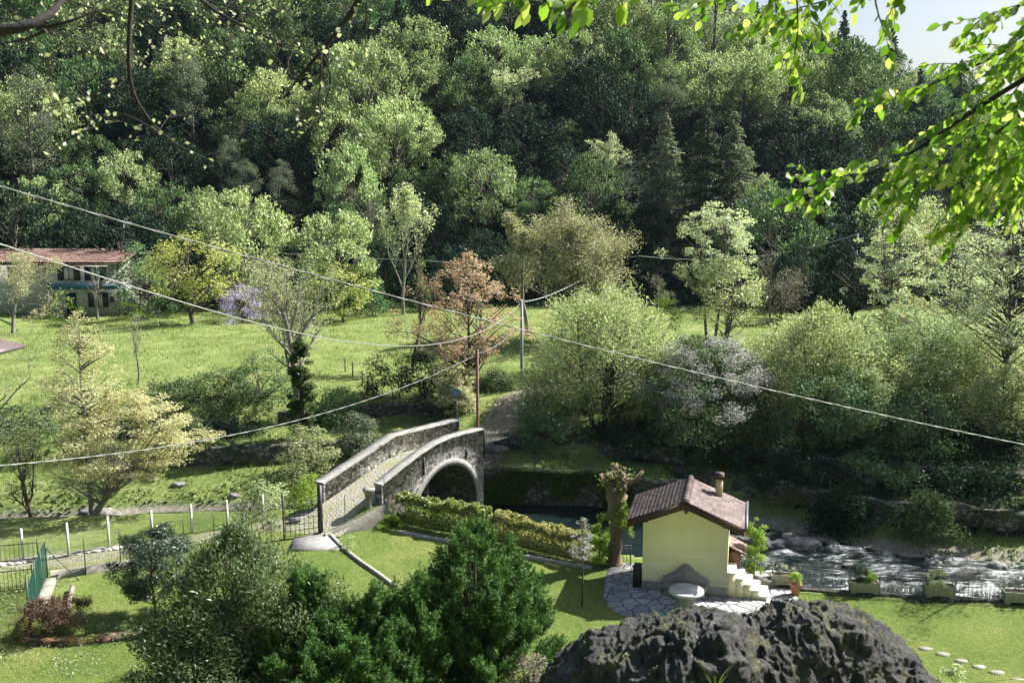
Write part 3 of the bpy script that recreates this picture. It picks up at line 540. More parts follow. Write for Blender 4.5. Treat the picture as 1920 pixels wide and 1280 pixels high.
def hill_hit(u, v, off):
    d = ray(u, v); t = np.linspace(88, 330, 1600); p = d[None]*t[:, None]+[0, 0, CAMZ]; g_ = gz(p[:, 0], p[:, 1])+off
    k = np.nonzero(p[:, 2] < g_)[0]; return p[k[0]] if len(k) else None
TREES = [
 # u, v, crown width px, kind
 (60,30,120,'G'),(180,60,135,'B'),(300,45,140,'B'),(420,45,130,'G'),(525,35,120,'B'),(630,30,115,'G'),(715,25,100,'G'),(850,30,110,'D'),(960,42,120,'D'),(1060,40,105,'D'),(1165,75,150,'B'),(1255,65,120,'B'),(1335,85,115,'P'),(1390,75,100,'B'),
 (780,108,120,'B'),(660,125,115,'B'),(925,118,135,'B'),(1012,112,120,'B'),(1075,135,110,'B'),(1155,140,110,'G'),(1400,175,140,'B'),(1480,170,120,'B'),(1560,185,130,'G'),(1520,112,60,'S'),(1580,98,64,'S'),(1622,112,90,'G'),(1672,112,60,'S'),(1722,140,90,'G'),(1725,125,44,'S'),
 (700,200,160,'B'),(745,265,125,'B'),(640,250,115,'B'),(797,212,72,'B'),(60,230,120,'B'),(130,150,120,'G'),(245,190,110,'D'),(357,200,70,'P'),(440,150,120,'G'),(540,120,120,'G'),(565,210,110,'B'),(455,230,100,'G'),(210,115,110,'B'),(340,120,110,'B'),(40,130,110,'G'),
 (965,175,90,'W'),(880,225,110,'D'),(1068,208,66,'B'),(1130,215,90,'D'),(952,292,92,'D'),(1133,268,82,'W'),(1000,345,100,'G'),(1110,335,120,'G'),(1195,335,90,'B'),(845,312,100,'G'),(900,425,90,'D'),(770,330,90,'G'),(1060,290,90,'D'),(820,400,90,'D'),
 (1410,330,66,'B'),(1500,350,110,'D'),(1560,285,110,'D'),(1600,400,110,'D'),(1460,420,100,'D'),(1520,445,80,'G'),(1640,240,110,'G'),(1700,330,110,'D'),(1650,170,100,'B'),(1760,230,110,'G'),
 (60,385,125,'B'),(150,350,110,'G'),(235,340,100,'B'),(320,300,100,'D'),(390,400,125,'B'),(310,395,110,'G'),(428,308,55,'P'),(462,325,55,'P'),(525,340,64,'P'),(150,430,110,'D'),(240,425,90,'D'),(60,290,110,'P'),(170,270,100,'G'),(110,330,90,'D'),
 (610,430,80,'N'),(685,405,84,'N'),(512,440,56,'N'),(640,390,90,'G'),(560,440,80,'D'),(720,455,90,'D'),(860,470,100,'D'),(960,460,100,'D'),(1080,430,90,'D'),(1190,440,90,'G'),(1230,520,60,'N'),(1445,560,80,'N'),(1500,510,100,'D'),(1600,520,110,'D'),(1720,520,110,'D'),(1820,470,120,'N'),(1850,380,120,'N'),(1780,400,110,'D'),(1370,470,100,'D'),(1240,430,80,'D'),(1010,400,90,'D')]
placed = []
for (u, v, w, k) in TREES:
    p = hill_hit(u, v, HT[k]*.55)
    if p is None: p = hill_hit(u, v+40, HT[k]*.5)
    if p is None: continue
    if 1170 < u < 1425 and p[1] < 118 and k != 'N': continue
    wid = w*np.hypot(p[0], p[1])/FPX; placed.append((p[0], p[1], wid/NOMH[k]*1.08, k))
g = np.random.default_rng(42)
cand = []
for _ in range(9000):
    y = g.uniform(98, 205); x = g.uniform(-.60, .60)*y; u, v = pix((x, y, float(gz(x, y))+6))
    if v < -60 or u < -60 or u > 1980: continue
    cand.append((x, y, u, v))
for x, y, u, v in cand:
    if len(placed) >= 300: break
    if any((x-q[0])**2+(y-q[1])**2 < (3.3+2.0*q[2])**2 for q in placed): continue
    n_ = float(vn(np.array([x*.035, y*.05, 3.3]), 1, 4)); r_ = g.random()
    low = sm(330, 420, v)
    if 1170 < u < 1420 and y < 128: continue
    if u > 1450 and v < 220: k = 'S' if r_ < .22 else ('G' if r_ < .7 else 'B')
    elif r_ < .06: k = 'P'
    elif r_ < .10: k = 'N'
    elif r_ < .14 and u > 1100: k = 'S'
    elif v > 200 and g.random() < .6: k = 'D'  # dark-leaved fill trees stand in for shade in the hollows of the slope
    elif n_ > -.3 and g.random() > low*.6: k = 'B'
    elif n_ > -.4: k = 'G'
    else: k = 'D'
    placed.append((x, y, g.uniform(.65, .95), k))
KN = {'B': 'pale green tree', 'G': 'mid green tree', 'D': 'dark green tree', 'S': 'dark pointed spruce', 'P': 'grey-green pine', 'W': 'whitish budding tree', 'N': 'bare brown tree'}
def cell(u, v):
    c = next(n for lim, n in ((150, 'above the farmhouse'), (330, 'above the farmhouse aerial'), (560, 'above the wisteria'), (760, 'above the meadow'), (960, 'above the red-leaved tree'), (1150, 'above the grey utility pole'), (1300, 'left of the tall spruces'), (1450, 'behind the tall spruces'), (1640, 'above the yellow hut'), (9999, 'under the open sky')) if u < lim)
    r = 'at the hill foot' if v > 420 else 'on the lower slope' if v > 300 else 'halfway up the slope' if v > 190 else 'on the upper slope' if v > 90 else 'near the top'
    return r+' '+c
recs = []
for (x, y, s_, k) in placed: z = float(gz(x, y)); u, v = pix((x, y, z+HT[k]*s_*.6)); recs.append((x, y, z, s_, k, u, v, KN[k]+' '+cell(u, v)))
from collections import defaultdict
byl = defaultdict(list)
for q, r_ in enumerate(recs): byl[r_[7]].append(q)
lab = {}
ORD = ['leftmost']+[w+' from the left' for w in 'second third fourth fifth sixth seventh eighth ninth tenth eleventh twelfth thirteenth fourteenth fifteenth sixteenth seventeenth eighteenth nineteenth twentieth'.split()]*3
for l_, qs in byl.items():
    qs.sort(key=lambda q: recs[q][5])
    for j, q in enumerate(qs):
        if len(qs) == 1: lab[q] = l_
        elif len(qs) == 2: lab[q] = ('left ' if j == 0 else 'right ')+l_
        else: lab[q] = l_+', '+(ORD[j] if j < len(qs)-1 else 'rightmost')
for q, (x, y, z, s_, k, u, v, l_) in enumerate(recs):
    nvar = {'B': 4, 'G': 4, 'D': 3, 'S': 2, 'P': 2, 'W': 2, 'N': 2}[k]; t, first = proto(k, int(g.integers(nvar)))
    if not first: t = copy_tree(t)
    t.location = (float(x), float(y), z-.3); sx = s_*g.uniform(.95, 1.05); t.scale = (sx*g.uniform(.9, 1.1), sx*g.uniform(.9, 1.1), sx*g.uniform(.85, 1.2)); t.rotation_euler.z = g.uniform(0, 6.28)
    tag(t, lab[q], 'tree', 'trees on the wooded hillside')
# the pair of tall spruces
def at0(u, Y): p = yp(u, 400, Y); return np.array([p[0], Y, float(gz(p[0], Y))])
for (u, vt, vb, w, lb) in ((1245, 205, 400, 90, 'paler tall spruce left of the two dark spruces'), (1318, 180, 410, 96, 'tallest dark spruce on the lower hillside'), (1372, 203, 420, 112, 'dark tall spruce right of the tallest spruce'), (1225, 300, 430, 70, 'shorter grey-green spruce at the left foot of the tall spruces')):
    yy = 103+.03*abs(u-1300); p = at0(u, yy); Hh = yp(u, vt, p[1])[2]-p[2]+1; W_ = w*1.45*np.hypot(p[0], p[1])/FPX
    plant('spruce_tree', lb, 'tree', spruce_mb(int(u), float(Hh), float(W_*1.25), .34, 2.6), ('lf_spruce' if 1300 < u < 1350 else 'lf_pine', 'bark'), (p[0], p[1], p[2]-1), group='tall spruces')
# undergrowth on the forest floor
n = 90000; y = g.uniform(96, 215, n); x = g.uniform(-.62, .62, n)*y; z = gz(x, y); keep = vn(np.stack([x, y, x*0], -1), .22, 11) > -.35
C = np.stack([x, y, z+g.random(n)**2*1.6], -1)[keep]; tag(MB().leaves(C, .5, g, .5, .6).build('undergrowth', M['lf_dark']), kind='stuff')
# ---------------------------------------------------------------- trees of the meadow and the stream banks
def at(u, v, Y):   # ground position at depth Y below pixel column u
    p = yp(u, v, Y); return (float(p[0]), float(Y), float(gz(p[0], Y))-.05)
def sized(u, vtop, Y, w):  # real height and width of a thing seen from row vtop down to the ground
    x, y, z = at(u, 600, Y); top = yp(u, vtop, Y)[2]; d = Y*math.cos(PITCH)+(CAMZ-z)*math.sin(PITCH); return (x, y, z), float(top-z), float(w*d/FPX)
def T(kind, name, label, u, vt, Y, w, mats, seed, cat='tree', group=None, parts=('crown', 'trunk'), dx=0, **kw):
    loc, H, W = sized(u, vt, Y, w)
    if kind == 'c': kw['nl'] = int(kw['nl']*.62); kw['ls'] *= 1.22
    lw = crown_mb(seed, H, W, kw.pop('zb', .2)*H, **kw) if kind == 'c' else bare_mb(seed, H, W, **kw)
    return plant(name, label, cat, lw, mats, loc, 0, 1, group, parts)
# meadow
T('c', 'broadleaf_tree', 'yellow-green round tree with a dark trunk standing alone on the meadow', 362, 440, 84, 160, ('lf_yellow', 'bark'), 21, zb=.27, ncl=85, rc=.85, nl=90, ls=.17, shape='round', tr=.22, limb=.8)
T('c', 'broadleaf_tree', 'green rounded tree between the farmhouse and the yellow-green meadow tree', 262, 452, 89, 115, ('lf_mid', 'bark'), 22, zb=.1, ncl=70, rc=.8, nl=90, ls=.17, shape='egg', tr=.15)
T('c', 'broadleaf_tree', 'bright yellow-green tree at the back edge of the meadow beside the bare multi-stem tree', 645, 497, 88, 115, ('lf_yellow', 'bark'), 23, zb=.12, ncl=60, rc=.7, nl=90, ls=.16, tr=.15)
T('c', 'broadleaf_tree', 'olive-yellow tree behind the wisteria', 500, 480, 92, 120, ('lf_olive', 'bark'), 24, zb=.15, ncl=60, rc=.75, nl=80, ls=.15, tr=.15)
T('c', 'wisteria', 'purple flowering wisteria bush at the back of the meadow', 455, 535, 86, 88, ('lf_wist', 'bark'), 25, 'shrub', zb=.1, ncl=45, rc=.5, nl=90, ls=.12, shape='bush', tr=.1)
for q, (u, vt, Y_, w) in enumerate(((520, 548, 87, 80), (570, 540, 89, 80), (700, 545, 93, 70), (300, 560, 93, 70))):
    T('c', 'shrub', ['grey-green shrub right of the wisteria', 'dull green shrub behind the bare multi-stem tree', 'dark shrub at the back right of the meadow', 'dark shrub behind the lone meadow tree'][q], u, vt, Y_, w, ('lf_mid' if q > 1 else 'lf_olive', 'bark'), 60+q, 'shrub', zb=.05, ncl=35, rc=.6, nl=80, ls=.16, shape='bush', tr=.08)
T('b', 'bare_tree', 'sparse grey tree with pale twigs in front of the farmhouse', 22, 470, 79, 160, ('lf_olive', 'pale_bark'), 31, fork=.1, kids=7, tr=.16, leaf_n=4, ls=.1, lr=.35, spread=1.0, twig=.013)
T('b', 'young_tree', 'slender young bare tree with a whitish trunk at the near edge of the meadow', 253, 578, 59.5, 85, ('lf_silver', 'pale_bark'), 32, fork=.4, kids=4, tr=.07, leaf_n=1, ls=.08, lr=.2, twig=.008, topl=.1)
T('b', 'multi_stem_tree', 'leafless multi-stem tree with ivy on its trunk left of the bridge', 560, 478, 54, 215, ('lf_silver', 'pale_bark'), 33, fork=.36, kids=8, levels=4, tr=.26, leaf_n=2, ls=.1, lr=.3, spread=.75, upw=.6, twig=.009, stems=1, curl=.10)
T('c', 'ivy', 'dark ivy climbing the trunks of the leafless multi-stem tree', 560, 640, 53.9, 38, ('lf_ivy', 'ivy_bark'), 34, 'ivy', parts=('foliage', 'stem'), zb=.03, ncl=80, rc=.27, nl=200, ls=.11, shape='col', tr=.2)
T('b', 'slim_tree', 'slim tree with bare upswept branches left of the red-leaved tree', 772, 452, 64, 85, ('lf_silver', 'bark'), 35, fork=.38, kids=6, tr=.12, leaf_n=1, ls=.1, lr=.2, spread=.5, upw=.9, twig=.012, topl=.2)
T('b', 'poplar_tree', 'narrow tree with whitish leaves rising above the back of the meadow', 757, 342, 92, 90, ('lf_white', 'pale_bark'), 36, fork=.25, kids=6, tr=.16, leaf_n=6, ls=.2, lr=.35, spread=.6, upw=.9, topl=.25)
T('c', 'red_leaved_tree', 'tree with sparse reddish-brown spring leaves beside the path', 876, 474, 59.5, 235, ('lf_red', 'bark'), 37, zb=.22, ncl=190, rc=.42, nl=80, ls=.12, shape='egg', tr=.22, stems=2, limb=.4, wob=.28, shell=.15, flat=.9)
T('c', 'ivy', 'dry ivy and creepers hanging on the trunk of the red-leaved tree', 845, 688, 57.5, 82, ('lf_olive', 'ivy_bark'), 38, 'ivy', parts=('foliage', 'stem'), zb=.02, ncl=70, rc=.4, nl=240, ls=.11, shape='col', tr=.35)
T('b', 'broadleaf_tree', 'tall sparse tree with yellowish buds behind the grey utility pole', 1085, 365, 75, 205, ('lf_olive', 'pale_bark'), 39, fork=.12, kids=8, levels=4, tr=.22, leaf_n=3, ls=.15, lr=.4, spread=.75, upw=.7, twig=.012, stems=3)
T('b', 'broadleaf_tree', 'yellowish sparse tree just left of the tall budding tree', 990, 400, 77, 110, ('lf_olive', 'pale_bark'), 40, fork=.2, kids=6, tr=.18, leaf_n=6, ls=.17, lr=.3, spread=.6, upw=.7, twig=.012)
T('c', 'willow_tree', 'big silvery green willow-like tree on the far bank right of the bridge', 1130, 545, 54.5, 265, ('lf_silver', 'bark'), 41, zb=.13, ncl=260, rc=.7, nl=210, ls=.14, shape='round', tr=.28, stems=4, limb=.8, flat=1.0, asp=.3, feath=.6, wob=.14, shell=.3)
T('c', 'shrub', 'olive green shrub at the foot of the silvery willow-like tree', 1040, 700, 54, 130, ('lf_silver', 'bark'), 42, 'shrub', zb=.02, ncl=80, rc=.6, nl=130, ls=.11, shape='bush', tr=.1, flat=.8)
T('c', 'shrub', 'dark shrub overhanging the path edge right of the bridge end', 1025, 745, 52.8, 90, ('lf_mid', 'bark'), 43, 'shrub', zb=.02, ncl=50, rc=.5, nl=130, ls=.11, shape='bush', tr=.08, flat=.8)
T('c', 'broadleaf_tree', 'twin-trunk tree with whitish leaves in the middle of the far meadow', 1335, 385, 71, 158, ('lf_white', 'bark'), 44, zb=.38, ncl=150, rc=.5, nl=75, ls=.15, shape='round', tr=.2, stems=2, limb=1, wob=.22, shell=.25)
T('c', 'broadleaf_tree', 'silvery lower crown of the clump left of the leaning bare trunks', 1360, 480, 68, 150, ('lf_silver', 'bark'), 45, zb=.3, ncl=80, rc=.7, nl=100, ls=.13, shape='egg', tr=.16, stems=3, limb=.8, lean=(.6, 0))
T('b', 'bare_tree', 'leaning bare brown tree right of the twin-trunk white tree', 1440, 500, 69, 110, ('lf_grey', 'bark'), 46, fork=.3, kids=6, tr=.13, leaf_n=1, ls=.1, lr=.3, spread=.9, twig=.013, lean=(1.5, 0))
T('c', 'broadleaf_tree', 'cream-leaved tree standing above the riverside bushes near the far pole', 1668, 378, 70, 165, ('lf_white', 'bark'), 47, zb=.2, ncl=150, rc=.42, nl=55, ls=.15, shape='egg', tr=.2, stems=3, limb=1, wob=.3, shell=.15)
T('c', 'larch_tree', 'golden-olive feathery tree behind the cream-leaved tree', 1695, 368, 80, 125, ('lf_olive', 'bark'), 48, zb=.35, ncl=60, rc=.75, nl=110, ls=.16, shape='round', tr=.16, asp=.3)
T('c', 'broadleaf_tree', 'white-leaved tree with a tall thin trunk at the right edge', 1885, 405, 50, 240, ('lf_white', 'bark'), 49, zb=.42, ncl=190, rc=.45, nl=75, ls=.12, shape='round', tr=.12, limb=1, wob=.25, shell=.2)
T('c', 'broadleaf_tree', 'whitish sparse tree just left of the tall thin-trunk tree', 1795, 440, 58, 165, ('lf_white', 'bark'), 50, zb=.3, ncl=150, rc=.42, nl=60, ls=.125, shape='egg', tr=.12, stems=2, limb=1, wob=.25, shell=.2)
T('c', 'young_tree', 'small fresh green tree on the meadow left of the twin-trunk white tree', 1238, 548, 68, 72, ('lf_fresh', 'bark'), 51, zb=.3, ncl=40, rc=.45, nl=80, ls=.12, shape='egg', tr=.09, limb=.8)
T('c', 'blossoming_shrub', 'big shrub covered in lilac-white blossom on the far bank', 1325, 640, 52.5, 250, ('lf_mid', 'bark'), 52, 'shrub', zb=.04, ncl=230, rc=.6, nl=190, ls=.12, shape='bush', tr=.15, stems=4, flat=.8, limb=.5, asp=.5)
bl = bpy.data.objects['blossoming_shrub']; loc_, H_, W_ = sized(1325, 640, 52.5, 250); lf, wd = crown_mb(521, H_*1.02, W_*1.02, H_*.42, 190, .5, 130, .095, 'bush', .5, .5, .7, .62, tr=.01, limb=0); lf.build('blossom', M['lf_blossom'], bl)
T('c', 'tall_shrub', 'tall green bush with upright shoots right of the blossoming shrub', 1540, 578, 53, 230, ('lf_silver', 'bark'), 53, 'shrub', zb=.05, ncl=250, rc=.6, nl=190, ls=.13, shape='egg', tr=.15, stems=5, flat=1.5, feath=.9, limb=.6, asp=.35, wob=.2)
T('c', 'tall_shrub', 'dark green bush in front of the upright-shoot bush', 1560, 690, 50.5, 190, ('lf_mid', 'bark'), 54, 'shrub', zb=.02, ncl=150, rc=.6, nl=160, ls=.105, shape='bush', tr=.12, stems=3, flat=.8)
T('c', 'tall_shrub', 'yellowish green bush with thin stems left of the tall thin-trunk tree', 1715, 592, 54, 230, ('lf_bright', 'bark'), 55, 'shrub', zb=.12, ncl=200, rc=.65, nl=160, ls=.11, shape='round', tr=.14, stems=6, flat=.7, limb=.9, shell=.3)
T('c', 'tall_shrub', 'light green bush behind the thin-trunk tree at the right edge', 1850, 620, 53, 200, ('lf_silver', 'bark'), 56, 'shrub', zb=.05, ncl=170, rc=.65, nl=150, ls=.11, shape='bush', tr=.12, stems=3, flat=.8)
T('c', 'tall_shrub', 'leafy green bush at the water side under the yellowish bush', 1740, 740, 49.5, 220, ('lf_mid', 'bark'), 57, 'shrub', zb=.02, ncl=150, rc=.6, nl=150, ls=.11, shape='bush', tr=.12, stems=3, flat=.7)
T('c', 'tall_shrub', 'bush in the gap between the blossoming shrub and the upright-shoot bush', 1435, 700, 55, 130, ('lf_bright', 'bark'), 58, 'shrub', zb=.02, ncl=110, rc=.6, nl=140, ls=.11, shape='bush', tr=.12, stems=3, flat=.8)
T('c', 'tall_shrub', 'green bush between the willow-like tree and the blossoming shrub', 1225, 700, 55, 120, ('lf_silver', 'bark'), 59, 'shrub', zb=.02, ncl=110, rc=.6, nl=140, ls=.11, shape='bush', tr=.12, stems=3, flat=.8)
T('c', 'shrub', 'low dark bush over the terrace wall at the right edge', 1870, 790, 49, 150, ('lf_dark', 'bark'), 68, 'shrub', zb=.02, ncl=90, rc=.55, nl=120, ls=.11, shape='bush', tr=.1, flat=.8)
T('c', 'shrub', 'dark bush on the terrace below the willow-like tree', 1190, 800, 52, 150, ('lf_dark', 'bark'), 69, 'shrub', zb=.02, ncl=70, rc=.5, nl=120, ls=.11, shape='bush', tr=.1, flat=.7)
T('c', 'shrub', 'dark bush on the terrace below the blossoming shrub', 1350, 810, 51.3, 190, ('lf_dark', 'bark'), 70, 'shrub', zb=.02, ncl=100, rc=.5, nl=120, ls=.11, shape='bush', tr=.1, flat=.7)
# left bank
for q, (u, vt, Y_, w, mt, lb) in enumerate(((315, 712, 56.8, 130, 'lf_mid', 'dark green shrub at the foot of the meadow, leftmost of the row'), (405, 694, 57, 150, 'lf_mid', 'dark green shrub in the middle of the row under the meadow'), (490, 668, 57.5, 150, 'lf_mid', 'taller dark shrub at the right of the row under the meadow'), (740, 662, 58.5, 150, 'lf_dark', 'dark ivy-like shrub under the slim bare tree'), (800, 655, 59, 110, 'lf_dark', 'small dark shrub against the ivy-covered trunk'), (30, 765, 54.5, 210, 'lf_mid', 'low hedge-like shrub on the far left bank'), (665, 778, 53, 72, 'lf_pine', 'grey-green round shrub behind the left parapet of the bridge'), (572, 800, 50.8, 120, 'lf_silver', 'lacy pale shrub leaning towards the bridge parapet'), (565, 890, 46.5, 66, 'lf_fresh', 'bright yellow-green shrub behind the gate post'), (490, 905, 45.6, 90, 'lf_bright', 'leafy shrub on the near bank behind the garden fence'), (345, 790, 52.5, 60, 'lf_silver', 'small feathery shrub by the grassy ledge'), (1085, 560, 64, 100, 'lf_fresh', 'fresh green shrub at the bend of the path'), (930, 700, 60.5, 70, 'lf_mid', 'low green shrub along the path under the red-leaved tree'))):
    T('c', 'shrub', lb, u, vt, Y_, w, (mt, 'bark'), 80+q, 'shrub', zb=.03, ncl=60, rc=.45, nl=120, ls=.1 if Y_ > 50 else .08, shape='bush' if q not in (7,) else 'round', tr=.07, flat=.7, stems=2)
T('c', 'pale_leaved_tree', 'cream-leaved tree leaning over the left stream bank', 150, 583, 43.5, 130, ('lf_cream', 'pale_bark'), 95, zb=.36, ncl=190, rc=.36, nl=95, ls=.085, shape='egg', tr=.17, limb=.45, flat=.6, asp=.45, lean=(-.3, .3), D=3.2)
loc, H_, W_ = sized(210, 738, 43.3, 250)
lf, wd = crown_mb(96, H_, W_, H_*.38, 230, .42, 85, .11, 'round', .4, .45, .35, .3, lean=(.5, 0), D=4.5, limb=1, tr=.01)
fork = bez(np.array([-1.55, 0, .2]), np.array([-1.2, -.1, 1.6]), np.array([.6, 0, 3.0]), 8); wd = MB().tube(fork, np.linspace(.2, .06, 8), 8)
g9 = np.random.default_rng(5)
for k in range(70):
    c = np.array([g9.uniform(-.5, .5)*W_, g9.uniform(-.5, .5)*4, H_*g9.uniform(.45, .95)]); p = fork[int(g9.integers(3, 8))]; wd.tube(bez(p, (p+c)/2+[0, 0, -.2], c, 5), np.linspace(.04, .008, 5), 4, False)
plant('pale_leaved_tree', 'wide low cream crown on a thick forked limb at the left stream bank', 'tree', (lf, wd), ('lf_cream', 'pale_bark'), loc)
T('b', 'bank_tree', 'thin twisted tree at the left edge beside the stream', 28, 795, 43.8, 120, ('lf_olive', 'bark'), 97, fork=.4, kids=5, tr=.15, leaf_n=2, ls=.07, lr=.2)
for q, (u, vt, Y_, w) in enumerate(((-90, 560, 42, 330),)):
    T('b', 'bare_tree', 'bare grey tree at the left edge reaching thin twigs over the meadow', u, vt, Y_, w, ('lf_grey', 'pale_bark'), 98, fork=.3, kids=5, tr=.15, leaf_n=1, ls=.05, lr=.2, spread=.9, upw=.1, twig=.009)
for q, (u, vt, Y_, w, mt, lb) in enumerate(((1150, 600, 60, 150, 'lf_silver', 'pale green tree behind the right half of the willow-like tree'), (1480, 610, 60, 150, 'lf_silver', 'silvery tree behind the upright-shoot bush, left side'), (1620, 600, 60, 130, 'lf_bright', 'light green tree behind the gap right of the upright-shoot bush'), (1790, 610, 57, 160, 'lf_silver', 'silvery tree under the whitish sparse tree'), (1900, 690, 49, 130, 'lf_silver', 'silvery bush at the right edge beside the thin trunk'), (1280, 640, 58, 120, 'lf_mid', 'dark green tree behind the blossoming shrub'), (1640, 700, 50.5, 150, 'lf_bright', 'bright bush low on the bank between the two big right bushes'), (1055, 620, 58, 110, 'lf_silver', 'pale bush at the left side of the willow-like tree'))):
    T('c', 'tall_shrub', lb, u, vt, Y_, w, (mt, 'bark'), 140+q, 'shrub', zb=.05, ncl=110, rc=.6, nl=150, ls=.115, shape='egg', tr=.1, flat=.8, stems=3, limb=.6, wob=.25)
for q, (u, vt, Y_, w, mt, lb) in enumerate(((250, 790, 54.6, 120, 'lf_dark', 'dark bush under the row of shrubs behind the cream-leaved tree'), (440, 800, 55.2, 110, 'lf_dark', 'dark ivy-covered bush on the wall left of the lacy pale shrub'), (620, 735, 57.2, 110, 'lf_mid', 'green shrub right of the ivy-clad multi-stem trunk'), (1520, 860, 47.6, 130, 'lf_dark', 'dark low bush hanging over the upper terrace wall behind the hut'), (1680, 870, 47.2, 150, 'lf_mid', 'green low bush hanging over the upper terrace wall'), (1830, 880, 46.2, 150, 'lf_dark', 'dark low bush hanging over the upper terrace wall near the right edge'), (1450, 900, 48.6, 90, 'lf_dark', 'dark bush above the right end of the tall river wall'), (1600, 925, 44.6, 90, 'lf_dark', 'small dark bush against the lower terrace wall'), (1760, 930, 43.4, 100, 'lf_mid', 'small green bush against the lower terrace wall'), (1560, 590, 66, 150, 'lf_silver', 'pale tree closing the meadow right of the leaning bare tree'), (1720, 560, 68, 170, 'lf_olive', 'olive tree behind the yellowish green bush'), (1860, 570, 62, 170, 'lf_silver', 'pale tree behind the tall thin trunk'), (1180, 590, 62, 110, 'lf_olive', 'olive bush behind the willow-like tree, right side'))):
    T('c', 'shrub', lb, u, vt, Y_, w, (mt, 'bark'), 160+q, 'shrub', zb=.03, ncl=80, rc=.5, nl=120, ls=.11, shape='bush' if q < 9 else 'egg', tr=.07, flat=.8, stems=2, wob=.25, feath=.6)
# trees beyond the right edge whose shadows fall into the picture
T('b', 'bank_tree', 'sparse tree just beyond the right edge shading the lawn', 2080, 640, 35.5, 260, ('lf_mid', 'bark'), 99, fork=.3, kids=6, tr=.16, leaf_n=3, ls=.09, lr=.3)
T('b', 'bank_tree', 'sparse tree beyond the right edge shading the shaded far bank', 2010, 560, 44, 260, ('lf_mid', 'bark'), 100, fork=.35, kids=6, tr=.18, leaf_n=4, ls=.11, lr=.35)
# ---------------------------------------------------------------- yellow hut
HP = np.array([4.7, 34.2]); HA = math.atan2(-.235, .972)
def hw(x, y, z=0): c, s = math.cos(HA), math.sin(HA); return (HP[0]+c*x-s*y, HP[1]+s*x+c*y, z)
hut = thing('garden_hut', 'small pale yellow plastered hut with brown tiled gable roof', 'hut', hw(0, 0), HA)
def rz_(x): return 3.40-.41*abs(x-1.5)
b = MB(); pr = [(0, 0), (3, 0), (3, rz_(3)), (1.5, rz_(1.5)), (0, rz_(0))]
V = [(x, 0, z) for x, z in pr]+[(x, 2.15, z) for x, z in pr]
b.add(V[:], [(0, 1, 6, 5), (1, 2, 7, 6), (2, 3, 8, 7), (3, 4, 9, 8), (4, 0, 5, 9)]); b.f.append(np.array([(0, 1, 2, 3, 4)])); b.f.append(np.array([(9, 8, 7, 6, 5)])); b.build('wall', M['yellow'], hut)
MB().box(-.012, 3.012, -.012, 2.16, -.1, .36).build('plinth', M['granite'], hut)
def tile_roof(parent, x0, x1, y0, y1, zr, sl, mat, nc, nr, side, amp=.018, lip=.018):
    """individual overlapping tiles on one slope; ridge at x0, eave at x1; one slab per tile"""
    b = MB(); g = np.random.default_rng(3); dx = (x1-x0)/nr; dy = (y1-y0)/nc
    for r_ in range(nr):
        for c_ in range(nc):
            a = x0+dx*r_-dx*.12*(r_ > 0); e = x0+dx*(r_+1); ya = y0+dy*c_+.003; yb = ya+dy-.006; j = g.normal()*.003
            V = []; ys_ = np.linspace(ya, yb, 4); hh = np.array([0, amp, amp, 0])
            for xx, up_ in ((a, 0.0), (e, lip)):
                for yy, h_ in zip(ys_, hh): V.append((xx, yy, zr-sl*abs(xx-x0)+h_+up_+j))
            for yy, h_ in zip(ys_, hh): V.append((e, yy, zr-sl*abs(e-x0)+h_-.012+j))
            F = [(k, k+1, k+5, k+4) for k in range(3)]+[(4+k, 5+k, 9+k, 8+k) for k in range(3)]
            b.add(V, F if (x1-x0)*side > 0 else [f[::-1] for f in F])
    return b.build('tiles', mat, parent)
rf = MB(); y0, y1 = -.46, 2.44; prf = [(-.5, 3.57-.41*2), (1.5, 3.57), (3.5, 3.57-.41*2), (3.5, 3.40-.41*2), (1.5, 3.40), (-.5, 3.40-.41*2)]
V = [(x, y0, z) for x, z in prf]+[(x, y1, z) for x, z in prf]; rf.add(V, [(k, (k+1) % 6, (k+1) % 6+6, k+6) for k in range(6)])
rf.f.append(np.array([(0, 5, 4, 1), (1, 4, 3, 2), (6, 7, 10, 11), (7, 8, 9, 10)])); roof = rf.build('roof', M['brown_wood'], hut)
tile_roof(roof, 1.5, 3.58, y0-.04, y1+.04, 3.575, .41, M['brown_tile'], 13, 14, 1); tile_roof(roof, 1.5, -.58, y0-.04, y1+.04, 3.575, .41, M['brown_tile'], 13, 14, -1)
b = MB()
for k in range(10):
    yy = y0-.06+k*(y1-y0+.1)/10; th = np.linspace(0, math.pi, 7); V = []
    for q, (ya, rr) in enumerate(((yy, .145), (yy+.31, .12))):
        V += [(1.5+rr*math.cos(a), ya, 3.555+rr*math.sin(a)) for a in th]
    b.add(V, [(j, j+1, j+8, j+7) for j in range(6)]); b.f.append(np.array([(0, 6, 5, 4, 3, 2, 1)])+b.n-14)
b.build('ridge_cap', M['brown_tile'], roof, smooth=False)
for sx in (-1, 1):
    b = MB(); V = []
    for xx in (1.5, 1.5+sx*2.02):
        zt = 3.56-.41*abs(xx-1.5); V += [(xx, y0-.03, zt), (xx, y0-.03, zt-.27), (xx, y0+.0, zt-.27), (xx, y0+.0, zt)]
    b.add(V, [(0, 1, 5, 4), (1, 2, 6, 5), (2, 3, 7, 6), (3, 0, 4, 7), (4, 5, 6, 7), (3, 2, 1, 0)]); b.build('fascia', M['brown_wood'], roof)
for xx in (.16, 2.84): MB().box(xx-.05, xx+.05, y0+.01, 0, rz_(xx)-.15, rz_(xx)-.01).build('rafter_end', M['brown_wood'], roof)
MB().tube([(3.6, y0-.1, 2.77), (3.6, y1+.05, 2.77)], .05, 8).build('gutter', M['grey_iron'], roof)
